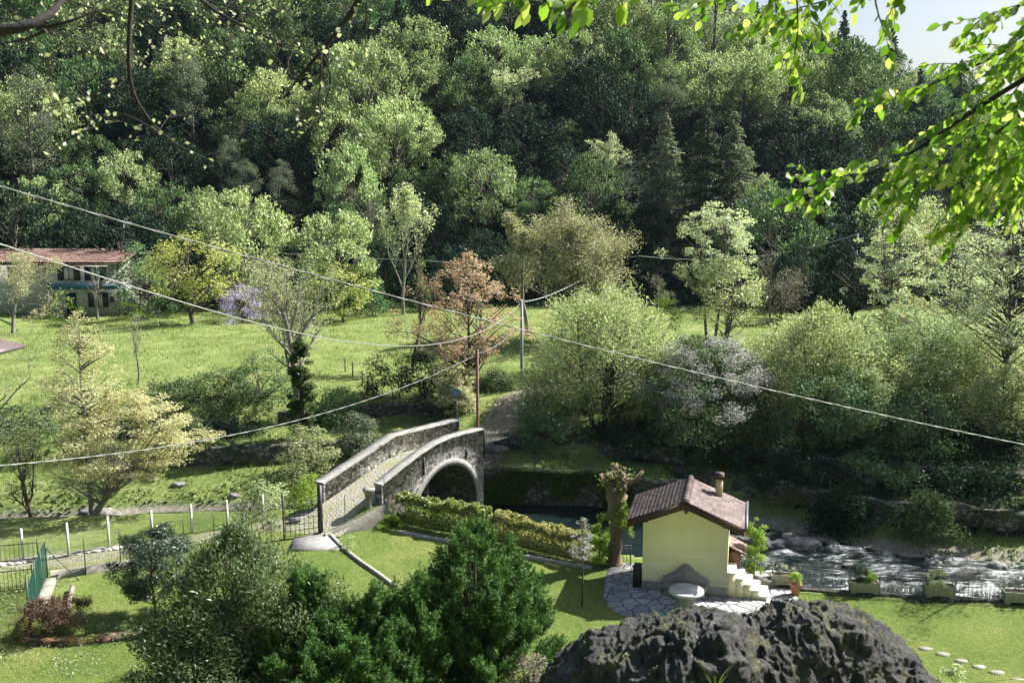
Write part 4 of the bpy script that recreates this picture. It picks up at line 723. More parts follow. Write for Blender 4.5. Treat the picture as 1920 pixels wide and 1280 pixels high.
ch = MB().box(2.44, 2.70, 1.77, 2.03, 2.9, 3.78).build('chimney', simple('buff_plaster', (.5, .4, .24), (.6, .5, .32), 6, .9, .2), roof); MB().box(2.40, 2.74, 1.73, 2.07, 3.78, 3.96).box(2.44, 2.70, 1.77, 2.03, 3.96, 4.0).build('chimney_cap', M['brown_wood'], roof)
MB().box(1.43, 1.6, -.14, -.0, 3.08, 3.22).tube([(1.51, -.05, 3.15), (1.51, -.2, 3.05)], .05, 8).build('wall_lamp', M['grey_iron'], hut)
st = MB()
for k in range(5): st.box(3.002, 3.0+.28*(k+1), .02+.001*k, .95, -.05-.001*k, .93-.19*k-.03-.0005*k) if k == 0 else st.box(3.0+.28*k, 3.0+.28*(k+1), .02, .95, -.05, .93-.19*k-.03)
sc_ = st.build('staircase', M['yellow'], hut)
for k in range(5): bevel(MB().box(3.0+.28*k-(.02 if k else 0), 3.0+.28*(k+1)+.03, -.03, .98, .93-.19*k-.028, .93-.19*k+.012).build('tread', M['marble'], sc_), .006)
MB().box(3.0, 3.45, 1.1, 1.95, -.05, 1.25).build('side_store', simple('brick_red', (.14, .07, .05), (.22, .12, .09), 12, .9, .4), hut)
b = MB(); cr = b.add([(3.0, 1.0, 1.55), (3.6, 1.0, 1.28), (3.6, 2.05, 1.28), (3.0, 2.05, 1.55), (3.0, 1.0, 1.49), (3.6, 1.0, 1.22), (3.6, 2.05, 1.22), (3.0, 2.05, 1.49)], [(0, 1, 2, 3), (7, 6, 5, 4), (0, 4, 5, 1), (1, 5, 6, 2), (2, 6, 7, 3)]).build('canopy', M['brown_wood'], hut)
tile_roof(cr, 3.0, 3.66, .97, 2.08, 1.56, .45, M['red_tile'], 5, 5, 1)
# bench, table and the dark rack
bench = thing('stone_bench', 'grey granite bench with arched back against the yellow wall', 'bench', hw(1.55, 0), HA)
b = MB(); xx = np.linspace(-.82, .82, 31); zt = np.where(np.abs(xx) > .7, .62, .66+.46*np.exp(-(xx/.42)**2*1.1)); zt = np.where(np.abs(xx) > .78, .5, zt); V = []
for x, z in zip(xx, zt): V += [(x, -.13, .06), (x, -.13, z), (x, -.015, z), (x, -.015, .06)]
i = np.arange(30)[:, None]*4; k = np.arange(4)[None]; b.add(V, np.stack([i+k, i+(k+1) % 4, i+4+(k+1) % 4, i+4+k], -1).reshape(-1, 4)); b.f.append(np.array([(3, 2, 1, 0), (120, 121, 122, 123)])); b.build('backrest', M['granite'], bench)
bevel(MB().box(-.78, .78, -.5, -.135, .36, .46).build('seat', M['granite'], bench)); MB().box(-.7, -.45, -.45, -.14, 0, .36).build('leg', M['granite'], bench); MB().box(.45, .7, -.45, -.14, 0, .36).build('leg', M['granite'], bench)
p = gp(1287, 1107, .74); table = thing('stone_table', 'round pale stone table on a drum foot in front of the bench', 'table', (p[0], p[1], .03))
MB().lathe([(0, .64), (.56, .64), (.6, .67), (.6, .73), (.57, .755), (0, .76)], k=40).build('table_top', simple('worn_stone', (.3, .31, .3), (.55, .56, .55), 3.5, .7, .3), table, smooth=False)
MB().lathe([(.36, 0), (.33, .08), (.3, .3), (.31, .64)], k=28).build('foot', M['granite'], table)
MB().box(-.32, -.05, .05, .4, 0, .82).box(-.34, -.30, .0, .03, 0, .86).build('wood_rack', M['iron']); o = bpy.data.objects['wood_rack']; o.location = hw(0, 0, .036); o.rotation_euler.z = HA; tag(o, 'dark narrow box standing at the left corner of the yellow hut', 'box')
# ---------------------------------------------------------------- railings and planters along the stream
def railing(p0, p1, h, label, mat='grey_iron', group='railings along the stream', step=.14, name='iron_railing', spear=False, posts=(1, 1), bars=True, r=.009):
    p0 = np.array(p0, float); p1 = np.array(p1, float); L_ = np.linalg.norm((p1-p0)[:2]); a = math.atan2(p1[1]-p0[1], p1[0]-p0[0]); dz = (p1[2]-p0[2])/L_
    t = thing(name, label, 'railing', p0, a, group)
    for k, x in enumerate((0, L_)):
        if posts[k]: MB().tube([(x, 0, x*dz-.05), (x, 0, x*dz+h+.03)], .025, 6).build('post', M[mat], t)
    for z in ((h, h*.88, .08) if not spear else (h*.85, .1)): MB().tube([(0, 0, z), (L_, 0, z+L_*dz)], .016, 6).build('rail', M[mat], t)
    n = int(L_/step); bm_ = None
    for k in range(1, n if bars else 1):
        x = L_*k/n
        if bm_ is None: bm_ = MB().tube([(0, 0, .08), (0, 0, h*.88 if not spear else h)], [r, r] if not spear else [r, r*.9], 4).build('baluster', M[mat], t, (x, 0, x*dz))
        else: c = bm_.copy(); COL.objects.link(c); c.location = (x, 0, x*dz)
    return t
PLX = [(1471, 1098), (1619, 1112), (1760, 1119), (1908, 1131)]
cols = ['pale weathered concrete trough planter nearest the hut steps', 'concrete trough with a clipped dark ball bush and bright green plant', 'concrete trough with grey leafy plants on the lawn edge', 'concrete trough of bare twigs at the right edge of the picture']
for q, (u, v) in enumerate(PLX):
    p = gp(u, v); t = thing('planter', cols[q], 'planter', (p[0], p[1], 0), -.12, 'concrete planters along the stream railing'); w = .52
    b = MB(); V = []
    for z, e in ((.1, .93), (.47, 1.0)): V += [(-w*e, -.2*e, z), (w*e, -.2*e, z), (w*e, .2*e, z), (-w*e, .2*e, z)]
    V += [(-w+.05, -.15, .47), (w-.05, -.15, .47), (w-.05, .15, .47), (-w+.05, .15, .47), (-w+.05, -.15, .41), (w-.05, -.15, .41), (w-.05, .15, .41), (-w+.05, .15, .41)]
    F = [(3, 2, 1, 0)]+[(k, (k+1) % 4, (k+1) % 4+4, k+4) for k in range(4)]+[(k+4, (k+1) % 4+4, (k+1) % 4+8, k+8) for k in range(4)]+[(k+8, (k+1) % 4+8, (k+1) % 4+12, k+12) for k in range(4)]
    bevel(b.add(V, F).build('trough', M['planter'], t), .012); MB().box(-w+.04, w-.04, -.16, .16, .38, .43).build('soil', M['soil'], t)
    for sx in (-.38, .38): MB().box(sx-.09, sx+.09, -.17, .17, 0, .1).build('foot', M['planter'], t)
def potplant(name, label, loc, H, W, mat, seed, **kw):
    kw = dict(dict(ncl=26, rc=.1, nl=45, ls=.05, shape='round', tr=.012, zb=.04), **kw)
    return plant(name, label, 'plant', crown_mb(seed, H, W, **kw), (mat, 'bark'), loc, parts=('foliage', 'stem'))
p = gp(1471, 1098); potplant('potted_plant', 'low sparse flowers in the trough nearest the hut steps', (p[0], p[1], .42), .3, .9, 'lf_olive', 201, ncl=14, rc=.07)
p = gp(1619, 1112); potplant('ball_bush', 'clipped dark round bush in the second trough', (p[0]-.14, p[1]+.03, .42), .82, .72, 'lf_dark', 202, ncl=60, rc=.12, nl=60, ls=.035); potplant('potted_plant', 'bright green leafy plant beside the clipped ball bush', (p[0]+.12, p[1]-.05, .42), .42, .42, 'lf_fresh', 203)
p = gp(1760, 1119); potplant('potted_plant', 'grey-green leafy plants in the third trough', (p[0], p[1], .42), .5, .9, 'lf_silver', 204, ncl=30)
p = gp(1908, 1131); potplant('potted_plant', 'bare twiggy plant in the trough at the right edge', (p[0], p[1], .42), .6, .7, 'lf_grey', 205, ncl=10, rc=.05)
p = gp(1491, 1115); t = thing('flower_pot', 'terracotta pot on the corner of the stone paving', 'flower pot', (p[0], p[1], .03)); MB().lathe([(.01, 0), (.13, 0), (.19, .36), (.22, .36), (.22, .43), (.18, .43), (.17, .38)], k=20).build('pot', M['terracotta'], t); MB().lathe([(0, .39), (.175, .39)], k=20).build('soil', M['soil'], t)
potplant('potted_plant', 'fresh green plant in the terracotta pot', (p[0], p[1], .4), .4, .46, 'lf_fresh', 206)
def g3(u, v, z=0): return gp(u, v, z)
railing(g3(1498, 1101), g3(1592, 1111), .78, 'iron railing panel between the first and second trough'); railing(g3(1648, 1116), g3(1730, 1119), .78, 'iron railing panel between the second and third trough')
railing(g3(1790, 1122), g3(1880, 1128), .78, 'iron railing panel between the third and last trough'); railing(g3(1380, 1082), g3(1448, 1094), .85, 'iron railing behind the hut steps next to the columnar shrub')
railing(g3(1147, 1062), g3(1182, 1062), .85, 'short dark iron railing between the pollarded tree and the hut', 'iron')
tag(MB().box(-.35, .35, -.2, .2, 0, .3).build('stone_block', M['granite'], None, tuple(gp(1432, 1097)), -.15), 'low grey stone block beside the columnar shrub', 'stone block')
strip('stream_kerb', [gp(1452, 1100), gp(1600, 1112), gp(1760, 1120), gp(1925, 1130), gp(2050, 1140)], .3, .05, M['rubble'], 'narrow stone edging under the stream railing', 'kerb', base=0)
# ---------------------------------------------------------------- hedge
def hedge(pts, w, h, n, mat, label, seed, ls=.085):
    g = np.random.default_rng(seed); P = np.array([gp(u, v)[:2] for u, v in pts]); seg = np.linalg.norm(np.diff(P, axis=0), axis=1); Lc = np.concatenate([[0], np.cumsum(seg)])
    s_ = g.random(n)*Lc[-1]; x = np.interp(s_, Lc, P[:, 0]); y = np.interp(s_, Lc, P[:, 1]); d = (P[-1]-P[0])/np.linalg.norm(P[-1]-P[0])
    a = g.uniform(0, 2*math.pi, n); rr = .72+.28*g.random(n)**.6; ox = np.sign(np.cos(a))*np.abs(np.cos(a))**.45*rr*w/2; oz = h*.56+np.sign(np.sin(a))*np.abs(np.sin(a))**.45*rr*h*.44
    lump = 1+.13*vn(np.stack([s_*1.7, ox*2, oz*2], -1), 1, seed)+.08*vn(np.stack([s_*6, ox*4, oz*4], -1), 1, seed+1); ox *= lump; oz = np.maximum(oz*lump, .02)
    keep = g.random(n) < np.clip(.25+oz/h*1.4, 0, 1); C = np.stack([x-d[1]*ox, y+d[0]*ox, oz], -1)[keep]
    t = thing('hedge', label, 'hedge', (P[0][0], P[0][1], 0)); C = C-[P[0][0], P[0][1], 0]
    MB().leaves(C, ls, g, .35, .6).build('foliage', M[mat], t); b = MB()
    for s0 in np.arange(.2, Lc[-1], .3):
        c = np.array([np.interp(s0, Lc, P[:, 0])-P[0][0], np.interp(s0, Lc, P[:, 1])-P[0][1], 0]); b.tube([c, c+[.03, .02, h*.4], c+g.normal(size=3)*.08+[0, 0, h*.85]], [.02, .015, .006], 4)
    b.build('stem', M['bark'], t)
hedge(((752, 975), (800, 988), (860, 999), (915, 1008)), .85, 1.3, 26000, 'lf_hedge', 'clipped green hedge, the half next to the bridge', 301)
hedge(((925, 1010), (990, 1026), (1050, 1041), (1100, 1052)), .8, 1.18, 24000, 'lf_hedge2', 'clipped yellowish hedge, the half next to the pollarded tree', 302)
strip('hedge_kerb', [gp(745, 998), gp(850, 1018), gp(960, 1040), gp(1110, 1066)], .16, .1, M['concrete'], 'low stone edging under the clipped hedge', 'kerb', base=0)
def S(name, label, u, v, H, W, mat, seed, cat='shrub', z=0, mats2='bark', parts=('foliage', 'stem'), **kw):
    p = gp(u, v, z); return plant(name, label, cat, crown_mb(seed, H, W, kw.pop('zb', .05)*H, **kw), (mat, mats2), p, parts=parts)
S('shrub', 'round leafy green bush at the right end of the clipped hedge', 1122, 1056, 1.6, 1.1, 'lf_fresh', 303, ncl=60, rc=.2, nl=120, ls=.06, shape='egg', tr=.03)
S('fern', 'bright green fern in the corner by the bridge wall', 733, 990, .62, 1.1, 'lf_fresh', 304, 'plant', ncl=24, rc=.16, nl=60, ls=.09, shape='bush', tr=.01, asp=.3)
S('columnar_shrub', 'slim light green columnar shrub beside the hut steps', 1414, 1088, 2.35, .62, 'lf_fresh', 305, ncl=60, rc=.16, nl=70, ls=.065, shape='col', tr=.03)
S('rose_standard', 'slender standard rose with whitish flowers on the lawn', 1091, 1136, 3.2, .85, 'lf_blossom', 306, 'rose tree', zb=.5, ncl=40, rc=.17, nl=55, ls=.05, shape='egg', tr=.045, mats2='ivy_bark', limb=.6)
S('laurel_tree', 'dark round laurel ball on a short stem in the fenced lawn', 292, 1152, 3.0, 2.5, 'lf_laurel', 307, 'tree', zb=.22, ncl=130, rc=.27, nl=170, ls=.075, shape='round', tr=.05, asp=.45)
S('weed_clump', 'pale weeds at the foot of the concrete wall beside the gate slab', 652, 1028, .5, .9, 'lf_silver', 308, 'plant', ncl=14, rc=.14, nl=40, ls=.05, tr=.008)
lf, wd = bare_mb(309, 1.35, 1.9, fork=.05, kids=8, levels=3, tr=.03, leaf_n=9, ls=.05, lr=.09, spread=.8, stems=4, twig=.005)
plant('barberry_shrub', 'spiky reddish-purple shrub in the corner of the mossy wall', 'shrub', (lf, wd), ('lf_barberry', 'bark'), gp(94, 1194), parts=('foliage', 'stem'))
# pollarded tree
pt = thing('pollarded_tree', 'knobbly pollarded tree with ivy beside the hut', 'tree', tuple(gp(1153, 1058))); g = np.random.default_rng(77)
b = MB(); path = np.array([(0, 0, -.2), (-.02, 0, .6), (.04, 0, 1.3), (0, 0, 2.1), (.02, 0, 2.8), (.05, 0, 3.3)]); tt = np.linspace(0, 5, 46); pp = np.stack([np.interp(tt, range(6), path[:, k]) for k in range(3)], -1)
b.tube(pp, np.interp(tt, range(6), [.33, .25, .24, .30, .40, .34])*(1+.1*np.sin(tt*7)), 16); b.v[-1] = b.v[-1]+(vn(b.v[-1], 3.5, 3)*.07)[:, None]*g.normal(size=3)
for k in range(22):
    a = g.random()*6.28; e = g.uniform(.2, 1.0); d = np.array([math.cos(a)*(1-e*.5), math.sin(a)*(1-e*.5), e]); p0 = np.array([.03, 0, 3.0+g.random()*.35]); L_ = g.uniform(.45, .75); b.tube([p0, p0+d*L_*.6, p0+d*L_+g.normal(size=3)*.07], [.13, .10, .12], 7)
    for j in range(2): q = p0+d*L_+g.normal(size=3)*.05; b.tube([q, q+d*.1+g.normal(size=3)*.06], [.06, .045], 6)
b.tube([(.2, 0, 3.2), (.7, -.05, 3.35), (1.0, -.05, 3.75)], [.14, .09, .06], 7); b.tube([(-.2, 0, 3.0), (-.55, 0, 3.3), (-.6, .05, 3.6)], [.12, .09, .08], 7)
b.build('trunk', simple('pollard_bark', (.09, .065, .04), (.24, .18, .12), 8, .9, .9, .03), pt, smooth=True)
C = []
for (z0, z1, n, r) in ((1.45, 2.0, 1400, .5), (2.0, 3.1, 2600, .36), (3.1, 3.9, 500, .55)):
    a = g.random(n)*6.28; z = g.uniform(z0, z1, n); C.append(np.stack([np.cos(a)*r*g.uniform(.6, 1.15, n)*(1+.35*np.sin(a*2+z*4)), np.sin(a)*r*g.uniform(.6, 1.15, n), z], -1))
C = np.concatenate(C); C = C[vn(C, 2.2, 5) > -.1]; MB().leaves(C, .075, g, .3, .6).build('ivy', M['lf_fresh'], pt)
a = np.linspace(.2, 1, 500); C = np.stack([.2+.42*a+g.normal(size=500)*.05, g.normal(size=500)*.06, 2.0-.85*a**2.5+g.normal(size=500)*.06], -1); MB().leaves(C, .07, g, .3, .6).build('ivy_trail', M['lf_fresh'], pt)
# ---------------------------------------------------------------- fences of the left garden
def wire_net(pts, h, cell, r, mat, parent, dia=True):
    b = MB()
    for a, c in zip(pts[:-1], pts[1:]):
        a = np.array(a, float); c = np.array(c, float); L_ = np.linalg.norm(c-a); d = (c-a)/L_; n = int(L_/cell); up = np.array([0, 0, 1.])
        if dia:
            k = h/1.0
            for i_ in range(-int(h/cell), n):
                for sg in (0, 1):
                    s0, s1 = i_*cell, i_*cell+h; z0, z1 = (0, h) if sg else (h, 0); lo = max(s0, 0); hi = min(s1, L_)
                    if hi-lo < .02: continue
                    f0 = (lo-s0)/(s1-s0); f1 = (hi-s0)/(s1-s0); b.tube([a+d*lo+up*(z0+(z1-z0)*f0), a+d*hi+up*(z0+(z1-z0)*f1)], r, 3, False)
        else:
            for i_ in range(n+1): b.tube([a+d*L_*i_/n, a+d*L_*i_/n+up*h], r, 3, False)
            for z in np.arange(.04, h+.01, cell): b.tube([a+up*z, c+up*z], r, 3, False)
        b.tube([a+up*h, c+up*h], r*1.5, 3, False)
    return b.build('wire_mesh', M[mat], parent)
f1 = thing('garden_fence', 'wire mesh fence on white concrete posts along the stream lawn', 'fence', (0, 0, 0))
WP = [(-40, 1062, 58), (44, 1052, 62), (129, 1043, 64), (205, 1029, 62), (286, 1016, 60), (360, 999, 54), (427, 990, 53), (494, 976, 50)]
pp = []
for u, v, hpx in WP:
    p = gp(u, v); pp.append(p); h = hpx/FPX*(p[1]*.988+2.3)*1.03; MB().tube([(p[0], p[1], -.1), (p[0], p[1], h)], .055, 4).build('post', M['post_white'], f1)
pp.append(gp(533, 968)); wire_net(pp, 1.05, .12, .0035, 'grey_iron', f1)
f2 = thing('stake_fence', 'low net fence on thin dark green iron stakes beside the gravel track', 'fence', (0, 0, 0)); pp = []
for u, v, hpx in ((90, 1090, 75), (161, 1077, 72), (227, 1064, 70), (287, 1034, 62), (346, 1028, 58), (402, 1010, 50), (458, 1000, 42)):
    p = gp(u, v); pp.append(p); h = hpx/FPX*(p[1]*.988+2.3)*1.02; MB().tube([(p[0], p[1], -.1), (p[0], p[1], h)], .022, 5).build('stake', M['dark_green_iron'], f2)
wire_net(pp, 1.15, .1, .0022, 'dark_green_iron', f2, False); MB().tube([pp[0]+[0, 0, 1.3], pp[0]+[1.1, .1, 0]], .018, 4).build('brace', M['dark_green_iron'], f2)
f3 = thing('stake_fence', 'low net fence on dark stakes standing on the mossy wall', 'fence', (0, 0, 0)); pp = []
for u, v, hpx in ((57, 1190, 118), (162, 1202, 60), (280, 1195, 62)):
    p = gp(u, v); pp.append(p); h = hpx/FPX*(p[1]*.988+2.3)*1.02; MB().tube([(p[0], p[1], -.1), (p[0], p[1], h)], .024, 5).build('stake', M['iron'], f3)
wire_net([pp[0], pp[1], pp[2]], 1.0, .1, .0022, 'dark_green_iron', f3, False)
f4 = thing('mesh_fence', 'bright green plastic-coated mesh fence seen end on at the left', 'fence', (0, 0, 0)); pp = []
for u, v, hpx in ((90, 1088, 74), (80, 1110, 82), (70, 1140, 92), (58, 1188, 112)):
    p = gp(u, v); p[2] = .2; pp.append(p); h = hpx/FPX*(p[1]*.988+2.3); MB().tube([(p[0], p[1], -.1), (p[0], p[1], h)], .025, 5).build('stake', M['green_wire'], f4)
wire_net(pp, 1.35, .05, .0045, 'green_wire', f4, False)
railing(g3(-60, 1062), g3(72, 1050), .85, 'spear-topped iron railing at the left edge, rear section', 'iron', 'iron railings at the left edge', .16, spear=True); railing(g3(-60, 1120), g3(62, 1106), .95, 'spear-topped iron railing at the left edge, front section', 'iron', 'iron railings at the left edge', .13, spear=True)
gt = thing('iron_gate', 'square-barred iron gate hung on a thick steel post', 'gate', (0, 0, 0)); a = gp(533, 1010); c = gp(599, 1001)
for (p, h, r) in ((a, 2.0, .04), (gp(602, 1001), 2.12, .1), (gp(458, 1022), 1.35, .09)): MB().tube([(p[0], p[1], -.1), (p[0], p[1], h)], r, 4).build('post', M['iron'], gt)
d = c-a; b = MB()
for k in range(8): q = a+d*(.05+.92*k/7); b.tube([q+[0, 0, .06], q+[0, 0, 1.35]], .013, 4)
for z in (.08, .3, .55, .8, 1.05, 1.3): b.tube([a+d*.04+[0, 0, z], a+d*.98+[0, 0, z]], .013, 4)
b.build('gate_leaf', M['iron'], gt)
f5 = thing('stake_fence', 'three thin iron stakes along the concrete wall up to the bridge', 'fence', (0, 0, 0)); pp = []
for s_, h in ((.85, 1.25), (1.75, 1.2), (2.62, 1.15)):
    p = W0+WD*s_; z = float(np.interp(s_, [0, 1.35, 2.75], [.14, .55, 1.02])); p = np.array([p[0], p[1], z]); pp.append(p); MB().tube([p-[0, 0, .1], p+[0, 0, h]], .018, 5).build('stake', M['iron'], f5)
wire_net([np.array([-7.6, 39.8, .2])]+pp, .95, .12, .002, 'iron', f5, False)
p = gp(545, 1000)
for q, (u, v) in enumerate(((575, 966), (560, 976), (590, 958))): tag(MB().box(-.4, .4, -.18, .18, 0, .12).build('stone_slab', M['granite'], None, tuple(gp(u, v, .05)), .4), ['flat stone slab on the track behind the gate, middle one', 'flat stone slab on the track behind the gate, nearest one', 'flat stone slab on the track behind the gate, farthest one'][q], 'stone slab', 'stone slabs behind the gate')
for q, (u, v, vt) in enumerate(((648, 722, 700), (662, 728, 705), (680, 735, 708), (690, 742, 715), (706, 748, 718))):
    p = gp(u, v, 1.6); z = float(gz(p[0], p[1])); tag(MB().tube([(p[0], p[1], z-.2), (p[0], p[1], z+.95)], .045, 5).build('fence_post', M['bark']), ['leftmost', 'second', 'third', 'fourth', 'rightmost'][q]+' small wooden post in the row on the bank left of the red-leaved tree', 'fence post', 'small wooden posts on the bank')
# ---------------------------------------------------------------- poles and cables
def pole(name, label, u, vb, Y, vt, r, mat, arm=False):
    x, y, z = at(u, vb, Y); H = yp(u, vt, Y)[2]-z; t = thing(name, label, 'pole', (x, y, z)); MB().tube([(0, 0, -.3), (0, 0, H*.5), (0, 0, H)], [r, r*.9, r*.8], 8).build('shaft', M[mat], t)
    if arm: MB().tube([(-.18, 0, H-.15), (.18, 0, H-.15)], .02, 4).lathe([(0, H-.1), (.03, H-.1), (.035, H), (0, H+.03)], (.15, 0, 0), 8).build('insulator', M['grey_iron'], t)
    return np.array([x, y, z+H])
pA = pole('utility_pole', 'thin rust-brown pole standing at the far end of the bridge', 896, 865, 48.7, 655, .085, 'pole_rust')
pB = pole('utility_pole', 'pale grey utility pole at the bend of the path', 978, 710, 60, 562, .10, 'pole_grey', True)
pC = pole('utility_pole', 'distant pole at the foot of the hill beside the cream-leaved tree', 1603, 530, 90, 438, .09, 'pole_grey', True); pD = pole('utility_pole', 'distant thin pole at the back of the meadow', 616, 560, 95, 475, .09, 'pole_grey')
pE = pole('utility_pole', 'tall thin pole near the top of the wooded hill', 1222, 70, 150, -20, .12, 'pole_grey')
x, y, z = at(857, 800, 53); sg = thing('road_sign', 'back of a blue-grey round sign on a post at the far end of the bridge', 'sign', (x, y, z)); top = yp(857, 728, 53)[2]-z
MB().tube([(0, 0, -.1), (0, 0, top)], .03, 6).build('post', M['grey_iron'], sg); MB().tube([(0, -.05, top-.28), (0, -.02, top-.28)], .3, 20).build('sign_plate', simple('sign_back', (.12, .17, .2), (.16, .21, .25), 5, .5, 0), sg)
def cable(label, pts, r, strands=1, mat='cable', group='overhead cables'):
    P = np.array([yp(u, v, Y) for u, v, Y in pts]); s_ = np.concatenate([[0], np.cumsum(np.linalg.norm(np.diff(P, axis=0), axis=1))]); co = [np.polyfit(s_/s_[-1], P[:, k], min(3, len(P)-1)) for k in range(3)]
    t = np.linspace(0, 1, 260); Q = np.stack([np.polyval(c, t) for c in co], -1); b = MB()
    for k in range(strands):
        ph = t*s_[-1]*(5 if strands > 1 else 0)+k*2*math.pi/strands; O = np.stack([np.cos(ph)*0, np.cos(ph), np.sin(ph)], -1)*r*(1.0 if strands > 1 else 0); b.tube(Q+O, r, 5)
    tag(b.build('overhead_cable', M[mat]), label, 'cable', group)
cable('thick twisted cable crossing the whole picture from upper left to lower right', [(-300, 268, 19), (0, 342, 20), (250, 417, 21), (520, 497, 22.3), (900, 603, 24), (1300, 696, 26), (1600, 768, 27.5), (1920, 830, 29), (2300, 905, 31)], .011, 2)
cable('pale bundled cable swinging down from the left edge up to the grey pole', [(-200, 395, 22), (0, 455, 25), (160, 508, 28), (330, 565, 32), (470, 603, 36), (640, 638, 41), (780, 648, 47), (870, 634, 52), (930, 607, 56), (976, 568, 60)], .012, 3)
cable('lowest cable rising from the left edge to the rust-brown pole', [(-200, 885, 28), (0, 873, 31), (250, 846, 35), (420, 817, 38.5), (600, 777, 42), (740, 732, 45), (893, 665, 48.7)], .013, 2)
cable('short cable from the grey pole to the upper right behind the willow-like tree', [(978, 566, 60), (1010, 560, 63), (1050, 545, 67), (1110, 515, 72)], .02, 2)
cable('short cable joining the rust-brown pole to the grey pole', [(893, 663, 48.7), (930, 648, 53), (976, 600, 60)], .014)
cable('distant thin wire sagging to the pole beside the cream-leaved tree', [(1200, 480, 90), (1420, 481, 90), (1520, 464, 90), (1603, 440, 90)], .035, mat='cable'); cable('distant thin wire across the back of the meadow', [(400, 470, 95), (616, 478, 95), (760, 490, 94), (960, 492, 93), (1200, 480, 90)], .03)
for q in range(2): cable(['upper thin wire near the top of the wooded hill', 'lower thin wire near the top of the wooded hill'][q], [(1080, 2+7*q, 150), (1222, 6+7*q, 150), (1420, 20+7*q, 150)], .06)
# ---------------------------------------------------------------- farmhouse
hy = 92.0; hz = 2.35
def fx(u): return float(yp(u, 560, hy)[0])
def fz(v): return float(yp(100, v, hy)[2])
fh = thing('farmhouse', 'old two-storey stone farmhouse with dark shutters and red tiled roof', 'house', (fx(228), hy, hz)); X0 = fx(228)
def lx(u): return fx(u)-X0
def lz(v): return fz(v)-hz
EV = lz(492); wl = lx(-160)
MB().box(lx(92), 0, 0, 8, -.6, EV+.1).build('wall', M['house_stone'], fh); MB().box(wl, lx(92)-.002, .5, 8, -.6, EV+.1).build('wall', M['house_stone'], fh)
RZ = EV+.95; b = MB(); V = [(wl-.3, -.5, EV-.05), (.45, -.5, EV-.05), (.45, 4.2, RZ), (wl-.3, 4.2, RZ), (.45, 9, EV-.05), (wl-.3, 9, EV-.05)]; V += [(x, y, z-.18) for x, y, z in V]
b.add(V, [(0, 1, 2, 3), (3, 2, 4, 5), (7, 6, 9, 8), (8, 9, 11, 10), (0, 6, 7, 1), (1, 7, 8, 2), (2, 8, 10, 4), (0, 3, 9, 6)]); rf = b.build('roof', M['brown_wood'], fh)
b = MB(); g = np.random.default_rng(8); sl = 1.0/5.1
for r_ in range(16):
    for c_ in range(62):
        x0 = wl-.3+c_*(.8-wl)/62; w = (.8-wl)/62-.015; y0 = 4.2-4.75*(r_)/16; y1 = 4.2-4.75*(r_+1)/16-.04; z0 = RZ-sl*(4.2-y0)+.03; z1 = RZ-sl*(4.2-y1)+.075+g.normal()*.006; q = [(0, 0), (w*.35, .05), (w*.7, .05), (w, 0)]
        b.add([(x0+a, y0, z0+h) for a, h in q]+[(x0+a, y1, z1+h) for a, h in q], [(k+4, k+5, k+1, k) for k in range(3)])
b.build('tiles', M['red_tile'], rf); c_ = MB().box(-1.3, -.3, 3.9, 4.6, RZ-.3, RZ+.45).build('chimney', M['house_stone'], rf); MB().box(-1.4, -.2, 3.8, 4.7, RZ+.6, RZ+.68).box(-1.3, -1.2, 3.9, 4.6, RZ+.45, RZ+.6).box(-.4, -.3, 3.9, 4.6, RZ+.45, RZ+.6).build('chimney_cap', M['concrete'], c_)
b = MB(); ax = lx(209); b.tube([(ax, 4, RZ-.2), (ax, 4, RZ+2.6)], .035, 5); b.tube([(ax-.7, 4, RZ+2.6), (ax+.75, 4, RZ+2.6)], .03, 4); b.tube([(ax-1.1, 4, RZ+2.0), (ax+.1, 4, RZ+2.0)], .03, 4); b.tube([(ax-.4, 4, RZ+1.2), (ax+.2, 4, RZ+1.2)], .03, 4)
for k in range(7): b.tube([(ax-.6+k*.2, 3.8, RZ+2.6), (ax-.6+k*.2, 4.2, RZ+2.6)], .015, 3); b.tube([(ax-1.05+k*.15, 3.85, RZ+2.0), (ax-1.05+k*.15, 4.15, RZ+2.0)], .015, 3)
b.build('aerial', M['grey_iron'], rf)
def window(u0, u1, v0, v1, shut=True):
    x0, x1, z0, z1 = lx(u0), lx(u1), lz(v1), lz(v0); f = MB(); e = .07
    for a in ((x0, x1, z1-e, z1), (x0, x1, z0, z0+e), (x0, x0+e, z0+e, z1-e), (x1-e, x1, z0+e, z1-e), ((x0+x1)/2-.04, (x0+x1)/2+.04, z0+e, z1-e)): f.box(a[0], a[1], -.05, .01, a[2], a[3])
    w = f.build('window', M['brown_wood'], fh); MB().box(x0+e, x1-e, -.03, -.012, z0+e, z1-e).build('pane', M['curtain'] if shut else M['glass'], w); MB().box(x0-.1, x1+.1, -.12, -.002, z0-.1, z0-.005).build('sill', M['concrete'], w)
    if shut:
        sw = (x1-x0)/2
        for a, c in ((x0-sw, x0-.02), (x1+.02, x1+sw)): MB().box(a, c, -.09, -.02, z0-.02, z1+.02).build('shutter', M['dark_shutter'], w)
window(122, 143, 500, 525); window(172, 192, 500, 525); window(175, 194, 549, 575); window(99, 108, 551, 561, False); window(207, 214, 556, 566, False); window(30, 52, 500, 525)
dr = MB().box(lx(124), lx(143), -.05, .02, 0, lz(549)).build('door', M['dark_shutter'], fh); MB().box(lx(141), lx(142), -.09, -.05, 1.0, 1.15).build('handle', M['grey_iron'], dr)
b = MB(); b.box(lx(98), lx(226), -.7, -.002, lz(541), lz(536)).box(lx(98), lx(226), -.72, -.67, lz(539), lz(531)); b.build('balcony', M['blue_paint'], fh)
b = MB(); b.tube([(lx(224), -.1, EV-.1), (lx(224), -.1, 0)], .05, 6).build('downpipe', M['grey_iron'], fh)
b = MB()
